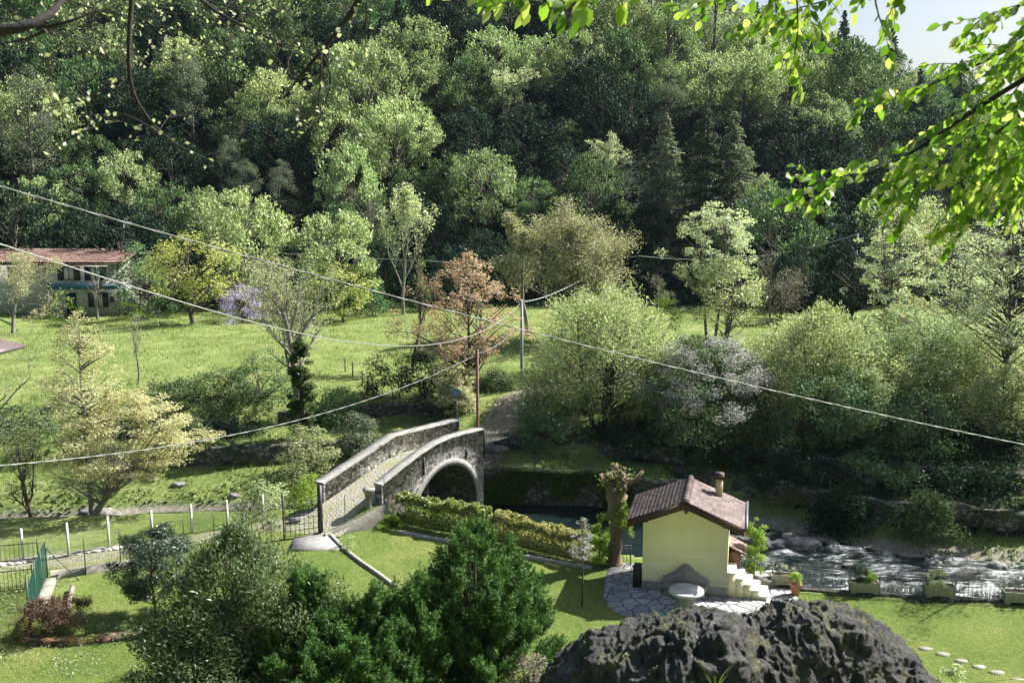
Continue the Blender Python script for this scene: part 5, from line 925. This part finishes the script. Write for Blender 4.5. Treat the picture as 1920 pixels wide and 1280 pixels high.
for k in range(9): b.box(.02+.28*k, .02+.28*(k+1), .6, 1.8, 0, lz(541)-.28*k)
b.build('outdoor_stairs', M['house_stone'], fh)
lf, wd = bare_mb(401, 4.0, 1.7, fork=.45, kids=4, levels=3, tr=.13, leaf_n=2, ls=.1, lr=.1, spread=.8, twig=.03); p = at(182, 590, 90); plant('pollarded_tree', 'small pruned tree with red-brown buds in front of the farmhouse window', 'tree', (lf, wd), ('lf_red', 'pale_bark'), p)
for q, (u, w, s_) in enumerate(((120, 60, 411), (255, 50, 412), (275, 45, 413), (75, 60, 414))): T('c', 'shrub', ['loose yellow-green shrub before the farmhouse door', 'yellow-green shrub right of the farmhouse', 'low dark shrub right of the farmhouse stairs', 'low shrub before the left end of the farmhouse'][q], u, (548, 560, 566, 575)[q], 88, w, (('lf_fresh', 'lf_fresh', 'lf_dark', 'lf_olive')[q], 'bark'), s_, 'shrub', zb=.05, ncl=22, rc=.4, nl=30, ls=.13, shape='bush', tr=.05)
# corner of the shed roof at the left edge
sh = thing('shed', 'corner of a brown metal shed roof at the left edge', 'shed', tuple(yp(-30, 655, 30))); zz = sh.location.z; MB().add([(-1.6, -1, .25), (.55, -1.0, .0), (.8, .9, .0), (-1.6, .9, .6), (-1.6, -1, .15), (.55, -1.0, -.1), (.8, .9, -.1), (-1.6, .9, .5)], [(0, 1, 2, 3), (7, 6, 5, 4), (0, 4, 5, 1), (1, 5, 6, 2), (2, 6, 7, 3), (3, 7, 4, 0)]).build('roof', M['metal_roof'], sh)
MB().box(-1.5, -1.1, -.8, .75, -zz-.2, .02).build('wall', M['brown_wood'], sh)
# ---------------------------------------------------------------- foreground rock
s_ = np.linspace(0, 1, 430); t_ = np.linspace(0, 1, 230); SS, TT = np.meshgrid(s_, t_)
yc = 19.0; U_ = [1010, 1045, 1085, 1125, 1195, 1230, 1270, 1335, 1370, 1410, 1450, 1520, 1580, 1640, 1690, 1712, 1730, 1745]; V_ = [1330, 1285, 1245, 1215, 1180, 1160, 1146, 1134, 1148, 1172, 1162, 1146, 1150, 1178, 1208, 1240, 1285, 1340]
xs_ = [yp(u, v, yc)[0] for u, v in zip(U_, V_)]; zs_ = [yp(u, v, yc)[2] for u, v in zip(U_, V_)]
Xr = xs_[0]+(xs_[-1]-xs_[0])*SS; Zt = np.interp(Xr, xs_, zs_)-.14; Zb = 2.6; ang = TT*math.pi; wy = 1.9
Yr = yc-np.cos(ang)*wy*(.75+.25*np.sin(SS*math.pi))+.3*np.sin(Xr*1.3); Zr = Zb+(Zt-Zb)*np.sin(ang)**.62
Pk = np.stack([Xr, Yr, Zr], -1); dx_ = np.gradient(Pk, axis=1); dy_ = np.gradient(Pk, axis=0); Nk = np.cross(dx_, dy_); Nk /= np.linalg.norm(Nk, axis=-1)[..., None]+1e-9
q = Pk*[1, 1, .7]; w3 = q+.35*np.stack([vn(q, 1.1, 1), vn(q, 1.1, 2), vn(q, 1.1, 3)], -1)
rd_ = sum((1-np.abs(vn(w3, .85*2.15**k, 10+k)))*.55**k for k in range(6)); cr_ = -np.exp(-np.abs(vn(w3, 1.7, 30))*14)
Pk = Pk+Nk*((rd_-1.25)*.32+vn(q*[3.2, 2, .55], 1, 61)*.07+cr_*.10+(1-np.abs(vn(q*[1.8, 1, .5], 4.5, 41)))**2*.07+(1-np.abs(vn(q*[1, 1.5, .8], 12, 42)))**2*.02+vn(q, 24, 5)*.008)[..., None]
i = np.arange(229)[:, None]*430+np.arange(429)[None]; o = MB().add(Pk, np.stack([i, i+1, i+431, i+430], -1).reshape(-1, 4)).build('boulder', M['rock'], smooth=False); tag(o, 'huge dark craggy rock with two humps filling the bottom right foreground', 'rock')
g = np.random.default_rng(55)
fl = np.nonzero((g.random(Pk.shape[:2]) < .05) & (Nk[..., 2] > .3) & (vn(Pk, 2.5, 6) > .25)); C = Pk[fl]+[0, 0, .03]; tag(MB().leaves(C, .06, g, .5, .4).build('rock_plants', M['lf_fern']), kind='stuff')
for q, (u, v, n_) in enumerate(((1340, 1262, 7), (1275, 1290, 6))):
    b = MB(); p = yp(u, v+40, 15.6); V = []
    for k in range(n_):
        a = g.random()*6.28; L_ = g.uniform(.4, .85); tip = p+[math.cos(a)*L_*.45, math.sin(a)*L_*.2, L_*.75]; mid = p+[math.cos(a)*.1, 0, L_*.55]; c = bez(p, mid, tip, 6); w = np.linspace(.009, .001, 6)[:, None]*np.array([[1, .3, 0]])
        V = np.concatenate([c-w, c+w]); b.add(V, [(j, j+1, j+7, j+6) for j in range(5)])
    tag(b.build('grass_clump', M['lf_fresh']), ['tall grass blades in front of the middle of the dark rock', 'lower grass blades in front of the dark rock at the bottom edge'][q], 'grass')
# ---------------------------------------------------------------- junipers, glossy bush, round plants
def juniper_mb(seed, H, W, n, shape='egg', lobes=7, zb=.02, sl=.32, per=24, tipf=.9):
    g = np.random.default_rng(seed); lf = MB(); wd = MB()
    L_ = [(0, 0, 0, H, W*.62)]
    for k in range(lobes): a = k*2*math.pi/lobes+g.normal()*.3; L_.append((math.cos(a)*W*.27, math.sin(a)*W*.27, 0, H*g.uniform(.55, .85), W*.45*g.uniform(.8, 1.1)))
    B_ = []; A_ = []; nbr = int(n/27); tot = sum(l[3]*l[4] for l in L_)
    for (cx, cy, cz, h, w) in L_:
        m = max(6, int(nbr*(h*w)/tot)); hh = g.random(m)**.85; a = g.random(m)*6.28; r = SHAPE[shape](hh)*w/2*(.62+.38*g.random(m)**.5)*(1+.2*np.sin(a*4+hh*7))
        c = np.stack([cx+np.cos(a)*r, cy+np.sin(a)*r, zb*H+hh*(h-.3)*(1-zb)], -1); o = np.stack([np.cos(a), np.sin(a), .7+1.2*hh], -1); o /= np.linalg.norm(o, axis=1)[:, None]
        for j in range(m):
            k = 30; L1 = g.uniform(.35, .85); t = g.random(k)**.7; rr = g.normal(size=(k, 3)); rr -= (rr@o[j])[:, None]*o[j]; rr /= np.linalg.norm(rr, axis=1)[:, None]; q = c[j]+o[j]*(t*L1-.25)[:, None]+rr*(.03+.15*(1-t)*g.random(k))[:, None]
            B_.append(q); d = o[j]+rr*.55*(1-t*.5)[:, None]+[0, 0, .25]; A_.append(d/np.linalg.norm(d, axis=1)[:, None])
            if j % 2 == 0: wd.tube([(cx*.6, cy*.6, c[j, 2]*.6), c[j]], [.02, .008], 3, False)
        wd.tube([(cx*.2, cy*.2, -.3), (cx*.8, cy*.8, h*.4), (cx, cy, h*.9)], [.09, .05, .015], 5, False)
    B_ = np.concatenate(B_); A_ = np.concatenate(A_); m = len(B_); Ls = sl*g.uniform(.6, 1.25, m); t = g.random((m, per)); R_ = g.normal(size=(m, per, 3)); R_ -= (R_*A_[:, None]).sum(-1)[..., None]*A_[:, None]; R_ /= np.linalg.norm(R_, axis=-1)[..., None]
    C = B_[:, None]+A_[:, None]*(t*Ls[:, None])[..., None]+R_*((.012+.06*(1-t)**.8)*(.7+.6*g.random((m, per))))[..., None]
    D = A_[:, None]*1.0+R_*.75*(1-t*.6)[..., None]; lf.leaves(C.reshape(-1, 3), .085, g, .0, .3, along=D.reshape(-1, 3), fold=.05); return lf, wd
def jun(label, u, vt, Y, w, n, seed, shape='egg', lobes=7):
    p = yp(u, 1280, Y); x = p[0]; z = float(gz(x, Y)); top = yp(u, vt, Y)[2]; d = Y*.988+(CAMZ-z-2)*.156
    return plant('juniper', label, 'juniper', juniper_mb(seed, float(top-z), float(w*d/FPX), n, shape, lobes), ('lf_juniper', 'bark'), (float(x), Y, z-.1), group='junipers in the foreground', parts=('foliage', 'stem'))
jun('biggest feathery green juniper in the middle foreground', 892, 984, 26, 305, 9500, 501, 'egg', 8)
jun('pointed juniper right of the glossy-leaved bush', 585, 1065, 25.0, 210, 4000, 502, 'cone', 5); jun('low juniper in the middle of the foreground row', 700, 1095, 25.2, 200, 3800, 503, 'egg', 5); jun('juniper with a bright top left of the biggest juniper', 775, 1085, 24.7, 190, 3600, 504, 'cone', 5)
jun('dark low juniper at the very bottom of the picture under the row', 660, 1180, 23.6, 330, 4200, 505, 'bush', 6)
def F(name, label, u, vt, Y, w, mats, seed, cat='shrub', dxy=None, **kw):
    p = yp(u, 1280, Y); x = float(p[0]); z = float(gz(x, Y)); H = float(yp(u, vt, Y)[2]-z); W = float(w*(Y*.988+1.9)/FPX)
    return plant(name, label, cat, crown_mb(seed, H, W, kw.pop('zb', .05)*H, **kw), mats, (x, Y, z-.1), parts=('foliage', 'stem'))
F('glossy_bush', 'big bush with narrow glossy leaves left of the junipers', 452, 985, 25.5, 290, ('lf_gloss', 'bark'), 511, ncl=330, rc=.36, nl=150, ls=.13, asp=.26, shape='egg', tr=.12, stems=7, limb=.35, flat=1.1, shell=.35, wob=.22, feath=.75)
F('glossy_bush', 'upright wispy shoots of the shrub behind the glossy-leaved bush', 500, 905, 28.5, 150, ('lf_gloss', 'bark'), 512, ncl=70, rc=.25, nl=55, ls=.12, asp=.26, shape='egg', tr=.06, stems=6, limb=.8, feath=.9, flat=1.6)
F('glossy_bush', 'smaller narrow-leaved bush at the lower left of the big one', 385, 1130, 24.6, 230, ('lf_gloss', 'bark'), 513, ncl=150, rc=.34, nl=130, ls=.12, asp=.26, shape='bush', tr=.08, stems=5, limb=.35, flat=.8)
F('weed_clump', 'dry brownish undergrowth at the right foot of the biggest juniper', 985, 1215, 24.3, 80, ('lf_grey', 'bark'), 514, 'plant', ncl=30, rc=.2, nl=50, ls=.07, tr=.02)
F('euphorbia', 'whitish-blue leafy plant at the bottom right of the dark rock', 1792, 1240, 20.5, 50, ('lf_white', 'bark'), 515, 'plant', ncl=22, rc=.1, nl=26, ls=.07, tr=.01, limb=.8)
# ---------------------------------------------------------------- stream boulders
def boulder(loc, sx, sy, sz, seed, label, mat='boulder'):
    n = 26; th = np.linspace(0, math.pi, n); ph = np.arange(2*n)*math.pi/n; A, B_ = np.meshgrid(th, ph, indexing='ij'); P = np.stack([np.sin(A)*np.cos(B_), np.sin(A)*np.sin(B_), np.cos(A)], -1)
    P = P*(1+.28*vn(P, 1.3, seed)+.14*vn(P, 3, seed+1)+.05*vn(P, 8, seed+2))[..., None]*[sx, sy, sz]; b = MB(); i = np.arange(n-1)[:, None]*2*n; j = np.arange(2*n)[None]; j2 = (j+1) % (2*n)
    b.add(P, np.stack([i+j, i+2*n+j, i+2*n+j2, i+j2], -1).reshape(-1, 4)); o = b.build('boulder', M[mat], None, loc, smooth=True); tag(o, label, 'boulder', 'boulders in the stream'); return o
for q, (u, v, s, lb) in enumerate(((1503, 1022, .62, 'big rounded grey boulder in the rapids right of the hut'), (1532, 1013, .32, 'smaller boulder touching the right of the big rapids boulder'), (1478, 1008, .3, 'boulder just upstream of the big rapids boulder'), (1562, 1022, .3, 'small boulder by the far bank right of the big one'), (1430, 1018, .35, 'boulder between the hut roof corner and the big boulder'), (1395, 1010, .3, 'boulder close to the right eave of the hut'), (1750, 1058, .3, 'boulder under the far bank in the right part of the rapids'), (1868, 1062, .34, 'rock at the foot of the far bank near the right edge'), (1660, 1040, .3, 'dark boulder under the grassy far bank in the middle of the rapids'), (1690, 1085, .2, 'small wet stone behind the railing of the second trough'), (1820, 1096, .22, 'small wet stone behind the last railing panel'), (1385, 1040, .25, 'stone beside the hut in the water'), (1590, 1060, .18, 'small stone in the foam behind the ball bush'),
  (195, 972, .62, 'flat broad boulder in the left stream beside the forked tree'), (165, 962, .3, 'small boulder left of the flat broad one'), (105, 958, .35, 'boulder at the foam under the cream-leaved tree'), (60, 950, .45, 'pale boulder on the far side of the left stream'), (232, 955, .25, 'small dark boulder right of the flat broad one'), (330, 955, .3, 'dark boulder at the right end of the left stream'), (20, 945, .4, 'boulder at the left edge beyond the stream'))):
    p = gp(u, v, -1.75); g = np.random.default_rng(q); boulder((p[0], p[1], -1.75), s*g.uniform(1, 1.35), s*g.uniform(.8, 1.1), s*g.uniform(.6, .8), 600+q, lb)
for q, (u, v, s) in enumerate(((228, 902, .3), (252, 905, .35), (280, 908, .28), (335, 912, .28), (437, 922, .25), (165, 940, .35))): p = gp(u, v, -1.0); boulder((p[0], p[1], float(gz(p[0], p[1]))), s*1.3, s, s*.6, 650+q, ['first', 'second', 'third', 'fourth', 'rightmost', 'leftmost'][q]+' pale rock lying in the sunny grass of the left far bank')
for q, (u, v, s) in enumerate(((930, 838, .4), (942, 846, .3), (915, 832, .3), (925, 852, .25))): p = yp(u, v, 52.5); boulder((p[0], p[1], float(gz(p[0], p[1]))+.05), s*1.2, s, s*.8, 670+q, ['largest', 'right upper', 'left', 'lowest'][q]+' rough rock on the terrace beside the rust-brown pole')
# edging stones along the foot of the white-post fence
g = np.random.default_rng(91)
for k in range(26):
    f = k/25; u = 0+f*340; v = 1057-f*50+g.normal()*1.5; p = gp(u, v); s = g.uniform(.10, .22); o = boulder((p[0], p[1]-.1, .0), s*1.5, s, s*.55, 700+k % 6, ORD[k]+' rough edging stone at the foot of the white-post fence' if k < 19 else ['seventh', 'sixth', 'fifth', 'fourth', 'third', 'second', 'first'][k-19]+' rough edging stone from the right at the white-post fence', 'concrete'); o['group'] = 'edging stones'; o['category'] = 'stone'; o.name = 'edging_stone'
# ---------------------------------------------------------------- grass, bank plants, daisies
g = np.random.default_rng(12)
def tufts(name, n, xr, yr, cond, size, mat, asp=.14, zj=.3, up=0):
    x = g.uniform(*xr, n); y = g.uniform(*yr, n); k = cond(x, y); x, y = x[k], y[k]; z = gz(x, y); s_ = size*(1+.5*vn(np.stack([x, y, x*0], -1), .8, 2)); C = np.stack([x, y, z+s_*zj], -1)
    b = MB(); b.leaves(C, s_, g, up, asp, along=np.tile([[0, 0, 1.6]], (len(C), 1)), fold=0); tag(b.build(name, M[mat]), kind='stuff')
def offr(x, y): return y-np.interp(x, *YF)
nearp = lambda x, y: (dseg(x, y, PATH) > .75)
tufts('meadow_grass', 150000, (-48, 48), (50, 97), lambda x, y: (offr(x, y) > 5) & nearp(x, y) & (np.abs(x) < y*.58) & (vn(np.stack([x, y, x*0], -1), .9, 3) > -.35) & (g.random(len(x)) < 1.3-(y-50)/60), .26, 'grass_tuft')
tufts('bank_grass', 60000, (-32, 26), (38, 62), lambda x, y: (offr(x, y) > .8) & (offr(x, y) < 9) & nearp(x, y) & (np.hypot(x+3.4, y-47) > 2.2) & ((x < -8) | (x > -1.2)), .22, 'lf_fern', .16)
tufts('bank_plants', 30000, (-30, 28), (40, 66), lambda x, y: (offr(x, y) > .6) & (offr(x, y) < 11) & nearp(x, y) & ((x < -8.5) | (x > -1.2)) & (vn(np.stack([x, y, x*0], -1), .7, 8) > .12), .2, 'lf_mid', .7, .5, .5)
tufts('wall_plants', 26000, (-19, 34), (41, 60), lambda x, y: ((np.abs(offr(x, y)-3.0) < .35) & (x > 7)) | ((np.abs(offr(x, y)-5.6) < .35) & (x > 7)) | ((np.abs(offr(x, y)-.4) < .3) & (x > -1.5) & (x < 9)) | ((np.abs(offr(x, y)-4.8) < .4) & (x < -7)), .26, 'lf_fern', .5, .1, .2)
tufts('ivy_mats', 50000, (-1.5, 9), (46, 53), lambda x, y: (offr(x, y) > .0) & (offr(x, y) < 1.0) & (vn(np.stack([x, y, x*0], -1), .9, 31) > -.3), .2, 'lf_ivy', .7, -1.5, .2)
tufts('creepers', 60000, (6, 36), (41, 60), lambda x, y: (offr(x, y) > 2.6) & (offr(x, y) < 6.6) & (vn(np.stack([x, y, x*0], -1), .5, 21) > -.25), .2, 'lf_dark', .7, .9, .4)
x0 = lambda x, y: (x > -22) & (x < 0) & (y < 36.3) & ((y < 31.3) | (x < -16.4)) & (np.abs(x) < y*.56)
tufts('flower_lawn', 60000, (-22, -2), (25, 37), x0, .10, 'grass_tuft', .2)
n = 5000; x = g.uniform(-22, -2, n); y = g.uniform(25, 37, n); k = x0(x, y) & (vn(np.stack([x, y, x*0], -1), .8, 4) > -.1) & (y > 27.6); x, y = x[k], y[k]; C = np.stack([x, y, gz(x, y)+.09], -1); tag(MB().leaves(C, .04, g, 3, .9, fold=0).build('daisies', M['daisy']), kind='stuff')
tufts('garden_grass', 150000, (-15, 18), (26, 43.5), lambda x, y: (y < np.interp(x, *YN)-.7) & ~((x > 3.2) & (x < 9.6) & (y > 31.2)) & (y > 27) & (np.abs(x) < y*.56) & (dseg(x, y, TRACK) > .7) & (np.hypot(x+7.5, y-39) > .9), .055, 'grass_tuft', .25)
n = 60000; x = g.uniform(-1.6, 8.8, n); z = g.uniform(-1.9, .15, n); k = vn(np.stack([x, z*1.3, x*0], -1), .8, 51)+z*.12 > -.12; x, z = x[k], z[k]; yb = np.interp(x, *YF)
C = np.stack([x, yb+.35*vn(np.stack([x, yb, x*0], -1), .45, 3)+.02-g.random(len(x))*.22, z], -1); tag(MB().leaves(C, .13, g, .2, .6).build('wall_ivy', M['lf_ivy']), kind='stuff')
# ---------------------------------------------------------------- overhanging branches close to the viewpoint
def big_leaves(b, C, D, N, L_, W):
    D = D/np.linalg.norm(D, axis=1)[:, None]; N = N-(N*D).sum(1)[:, None]*D; N /= np.linalg.norm(N, axis=1)[:, None]; S_ = np.cross(N, D); L_ = L_[:, None]; W = W[:, None]; n = len(C)
    P = [C, C+D*L_*.35-N*L_*.0, C+D*L_*.7-N*L_*.04, C+D*L_*1.0-N*L_*.12, C+D*L_*.3+S_*W*.46+N*W*.12, C+D*L_*.66+S_*W*.42+N*W*.08-N*L_*.04, C+D*L_*.3-S_*W*.46+N*W*.12, C+D*L_*.66-S_*W*.42+N*W*.08-N*L_*.04]
    V = np.stack(P, 1); o = (np.arange(n)*8)[:, None]; base = b.n; b.add(V, (o[:, None]+np.array([[4, 5, 2, 1], [1, 2, 7, 6]])[None]).reshape(-1, 4)); b.f.append((o[:, None]+np.array([[0, 4, 1], [0, 1, 6], [5, 3, 2], [2, 3, 7]])[None]).reshape(-1, 3)+base)
def P3d(pts): return np.array([yp(u, v, Y) for u, v, Y in pts])
def branch(label, pts, r0, seed, twl=(.22, .42), gap=.045, leaf=.047, dens=.02, buds=False, lf_mat='lf_beech', start=0., sub=.5, hang=.25, keep=1., name='overhanging_branch'):
    g = np.random.default_rng(seed); P = P3d(pts); s_ = np.concatenate([[0], np.cumsum(np.linalg.norm(np.diff(P, axis=0), axis=1))]); n = max(8, int(s_[-1]/.05)); t = np.linspace(0, s_[-1], n); Q = np.stack([np.interp(t, s_, P[:, k]) for k in range(3)], -1)
    for _ in range(3): Q[1:-1] = (Q[:-2]+Q[1:-1]*2+Q[2:])/4
    Q += np.stack([vn(np.stack([t*3, t*0+seed, t*0+k], -1), 1, k) for k in range(3)], -1)*.012
    wd = MB().tube(Q, np.linspace(r0, r0*.18, n), 7); C = []; D = []; T_ = np.gradient(Q, axis=0); T_ /= np.linalg.norm(T_, axis=1)[:, None]; side = 1; tw = []
    for s0 in np.arange(start*s_[-1], s_[-1], gap):
        j = min(int(s0/s_[-1]*(n-1)), n-1); side = -side; a = Q[j]; d = T_[j]; lat = np.cross(d, [0, 0, 1.]); lat /= np.linalg.norm(lat)+1e-9; f = 1-s0/s_[-1]; L_ = g.uniform(*twl)*(.45+.55*f)
        if g.random() > keep: continue
        d1 = d*.75+lat*side*.8*g.uniform(.5, 1)+np.array([0, 0, g.normal()*.45]); d1 /= np.linalg.norm(d1); c = bez(a, a+d1*L_*.5, a+d1*L_+[0, 0, -hang*L_], 8); wd.tube(c, np.linspace(r0*.22, .0012, 8), 4, False); tw.append(c)
        if g.random() < sub: d2 = d1+np.cross(d1, [0, 0, 1.])*g.choice([-1, 1])*.8+[0, 0, g.normal()*.3]; d2 /= np.linalg.norm(d2); a2 = c[4]; L2 = L_*.6; c2 = bez(a2, a2+d2*L2*.5, a2+d2*L2+[0, 0, -hang*L2], 6); wd.tube(c2, np.linspace(.0022, .001, 6), 4, False); tw.append(c2)
    tw.append(Q[-6:])
    for c in tw:
        Lc = np.linalg.norm(np.diff(c, axis=0), axis=1).sum(); m = max(2, int(Lc/dens)); f = np.linspace(.15, 1, m); idx = f*(len(c)-1); i0 = np.clip(idx.astype(int), 0, len(c)-2); pos = c[i0]+(c[i0+1]-c[i0])*(idx-i0)[:, None]; dr = c[i0+1]-c[i0]; dr /= np.linalg.norm(dr, axis=1)[:, None]+1e-9
        lat = np.cross(dr, [0, 0, 1.]); sg = np.where(np.arange(m) % 2, 1, -1)[:, None]; C.append(pos); D.append(dr*.7+lat*sg*.9+g.normal(size=(m, 3))*.25+[0, 0, -.35])
    C = np.concatenate(C); D = np.concatenate(D); n = len(C); t = thing(name, label, 'branch', tuple(Q[0])); o = Q[0]
    for v_ in wd.v: v_ -= o
    wd.build('stem', M['dark_bark'], t, smooth=True); b = MB()
    if buds: k = g.random(n) < .8; b.leaves(C[k]-o+g.normal(size=(k.sum(), 3))*.008, leaf, g, .2, .7); b.leaves(C[k]-o+g.normal(size=(k.sum(), 3))*.012, leaf*.8, g, .2, .7)
    else: N = np.array([0, -.75, .55])+g.normal(size=(n, 3))*.5; big_leaves(b, C-o, D, N, leaf*g.uniform(.7, 1.3, n), leaf*.6*g.uniform(.8, 1.15, n))
    b.build('foliage', M[lf_mat], t); return t
branch('main leafy branch reaching in from the right edge with a dark stem', [(2020, 95, 3.3), (1900, 165, 3.4), (1800, 225, 3.5), (1700, 290, 3.6), (1600, 335, 3.7), (1500, 352, 3.8)], .011, 801, twl=(.25, .45), gap=.05)
branch('leafy branch hanging lowest at the right above the white-leaved tree', [(2040, 200, 3.2), (1930, 270, 3.3), (1860, 340, 3.4), (1805, 400, 3.5)], .007, 802, gap=.05)
branch('leafy branch above the main one reaching left under the sky', [(2040, 20, 3.4), (1900, 90, 3.5), (1800, 140, 3.6), (1700, 178, 3.7), (1610, 190, 3.8)], .008, 803, gap=.055, twl=(.15, .3))
branch('dense leafy spray filling the right edge below the top corner', [(2080, 60, 3.7), (1990, 130, 3.8), (1920, 200, 3.8), (1870, 260, 3.9), (1850, 330, 4.0)], .006, 814, gap=.045, twl=(.2, .36))
branch('leafy spray at the right edge above the white-leaved tree', [(2080, 180, 3.5), (2000, 250, 3.6), (1930, 320, 3.6), (1890, 370, 3.7)], .006, 815, gap=.045, twl=(.18, .34))
branch('leafy spray crossing the right edge of the sky', [(2080, -20, 3.7), (1990, 50, 3.8), (1910, 110, 3.8), (1840, 200, 3.9)], .006, 816, gap=.045, twl=(.18, .34))
branch('leafy branch in the top right corner', [(2060, -60, 3.3), (1960, -10, 3.4), (1880, 25, 3.5), (1800, 70, 3.6)], .007, 804, gap=.06, twl=(.15, .3))
branch('leafy branch just under the main branch at the right', [(2040, 140, 3.0), (1900, 225, 3.1), (1790, 310, 3.3), (1690, 372, 3.5)], .007, 805, gap=.055, twl=(.2, .36))
branch('leafy spray at the right edge behind the main branch', [(2060, 60, 3.9), (1960, 130, 4.0), (1890, 240, 4.1), (1830, 300, 4.2)], .006, 806, gap=.06, twl=(.2, .36))
branch('short leafy spray hanging left of the white sky, longest of the top sprays', [(1520, -110, 3.5), (1490, -20, 3.6), (1500, 60, 3.7), (1485, 140, 3.8)], .005, 807, gap=.055, twl=(.12, .24))
branch('leafy spray along the top edge in front of the sky', [(1760, -90, 3.5), (1650, -30, 3.6), (1560, 5, 3.7), (1450, 30, 3.8), (1400, 45, 3.9)], .006, 808, gap=.05, twl=(.12, .24))
branch('leafy spray at the top edge left of the sky', [(1480, -110, 3.4), (1400, -40, 3.5), (1330, 5, 3.6), (1270, 25, 3.7)], .005, 809, gap=.055, twl=(.12, .22))
branch('large near leaves hanging at the top edge above the wooded hill', [(1220, -110, 2.4), (1150, -40, 2.4), (1095, -5, 2.5), (1060, 5, 2.5)], .004, 810, gap=.07, twl=(.06, .12), leaf=.05, hang=.5)
branch('row of bright leaves along the top edge right of the middle', [(1100, -80, 3.4), (1040, -35, 3.5), (970, -12, 3.6), (900, -10, 3.6)], .004, 811, gap=.06, twl=(.08, .16), leaf=.06, hang=.5)
branch('small bunch of bright leaves at the top edge in the middle', [(900, -60, 3.5), (850, -25, 3.5), (815, -8, 3.5)], .003, 812, gap=.06, twl=(.06, .12), leaf=.06, hang=.5)
branch('bare drooping twig hanging in front of the sky', [(1640, -40, 3.4), (1642, 20, 3.4), (1662, 75, 3.5), (1668, 115, 3.5)], .004, 813, gap=.3, twl=(.03, .06), keep=.3)
BK = dict(buds=True, lf_mat='lf_bud', leaf=.02, dens=.05, twl=(.12, .3), gap=.1, sub=.5, hang=.1, name='budding_branch')
branch('thick dark bare branch in the top left corner', [(-120, 70, 2.6), (0, 62, 2.6), (60, 58, 2.6), (95, 52, 2.65), (118, 20, 2.7), (150, -40, 2.8)], .022, 821, **{**BK, 'keep': .3})
branch('dark budding branch hanging steeply in the upper left', [(262, -60, 3.2), (246, 30, 3.2), (234, 110, 3.2), (229, 150, 3.2), (256, 200, 3.3), (300, 250, 3.3), (350, 282, 3.4), (400, 300, 3.4)], .009, 822, **{**BK, 'keep': .5})
branch('budding branch curving from the top edge down to the forked knot', [(330, -60, 3.2), (372, 12, 3.2), (430, 36, 3.2), (490, 72, 3.2), (545, 95, 3.2), (590, 98, 3.2)], .007, 823, **{**BK, 'keep': .7})
branch('thick dark branch coming down from the top edge to the forked knot', [(700, -60, 3.1), (665, 15, 3.1), (630, 65, 3.15), (592, 98, 3.2), (570, 130, 3.2), (530, 185, 3.2)], .012, 824, **{**BK, 'keep': .5})
branch('thin budding twig hanging under the forked knot', [(602, 95, 3.2), (604, 150, 3.2), (590, 195, 3.3), (592, 240, 3.3)], .005, 825, **{**BK, 'keep': .6})
branch('budding twig reaching left from the steep dark branch', [(229, 150, 3.2), (190, 172, 3.2), (150, 190, 3.3), (60, 200, 3.3)], .005, 826, **BK)
branch('long budding twig across the upper left corner', [(-60, 20, 3.6), (60, 40, 3.6), (160, 70, 3.7), (260, 95, 3.8), (340, 115, 3.8)], .004, 827, **{**BK, 'gap': .07})
branch('second long budding twig across the upper left', [(40, -60, 3.8), (140, 10, 3.8), (240, 30, 3.9), (340, 60, 3.9), (460, 110, 4.0)], .004, 828, **{**BK, 'gap': .07})
branch('budding twig crossing above the second twig to the right', [(120, -60, 4.0), (260, -20, 4.0), (400, 20, 4.1), (520, 30, 4.1)], .004, 829, **{**BK, 'gap': .07})
branch('dark forked twig below the thick corner branch', [(90, 56, 2.65), (60, 75, 2.7), (20, 80, 2.75), (-60, 95, 2.8)], .005, 831, **{**BK, 'keep': .5})
branch('budding twig hanging right of the forked knot', [(600, 96, 3.2), (625, 120, 3.25), (632, 160, 3.3), (600, 215, 3.4), (560, 250, 3.4)], .004, 832, **BK)
branch('long budding twig above the farmhouse, hanging from the steep dark branch', [(300, 250, 3.3), (270, 225, 3.3), (210, 205, 3.4), (150, 225, 3.5), (90, 215, 3.5)], .004, 833, **BK)
branch('pale budding twig arching along the top edge', [(330, -30, 3.8), (420, 20, 3.8), (500, 15, 3.9), (560, -30, 3.9)], .004, 834, **BK)
branch('dark twig branching upward from the thick corner branch', [(60, 56, 2.7), (130, 45, 2.7), (180, 20, 2.75), (215, -20, 2.8)], .006, 830, **{**BK, 'keep': .4})
# ---------------------------------------------------------------- air between the viewpoint and the wooded hill
HZ = 0.00006
m = bpy.data.materials.new('haze'); m.use_nodes = True; N = m.node_tree.nodes; N.remove(N['Principled BSDF']); pv = N.new('ShaderNodeVolumePrincipled')
pv.inputs['Color'].default_value = (.5, .78, 1.0, 1); pv.inputs['Density'].default_value = HZ; pv.inputs['Anisotropy'].default_value = .3
m.node_tree.links.new(pv.outputs[0], N['Material Output'].inputs['Volume'])
b = MB().box(-700, 700, -310, 1300, -3.2, 112); o = b.build('haze', m); tag(o, kind='stuff')
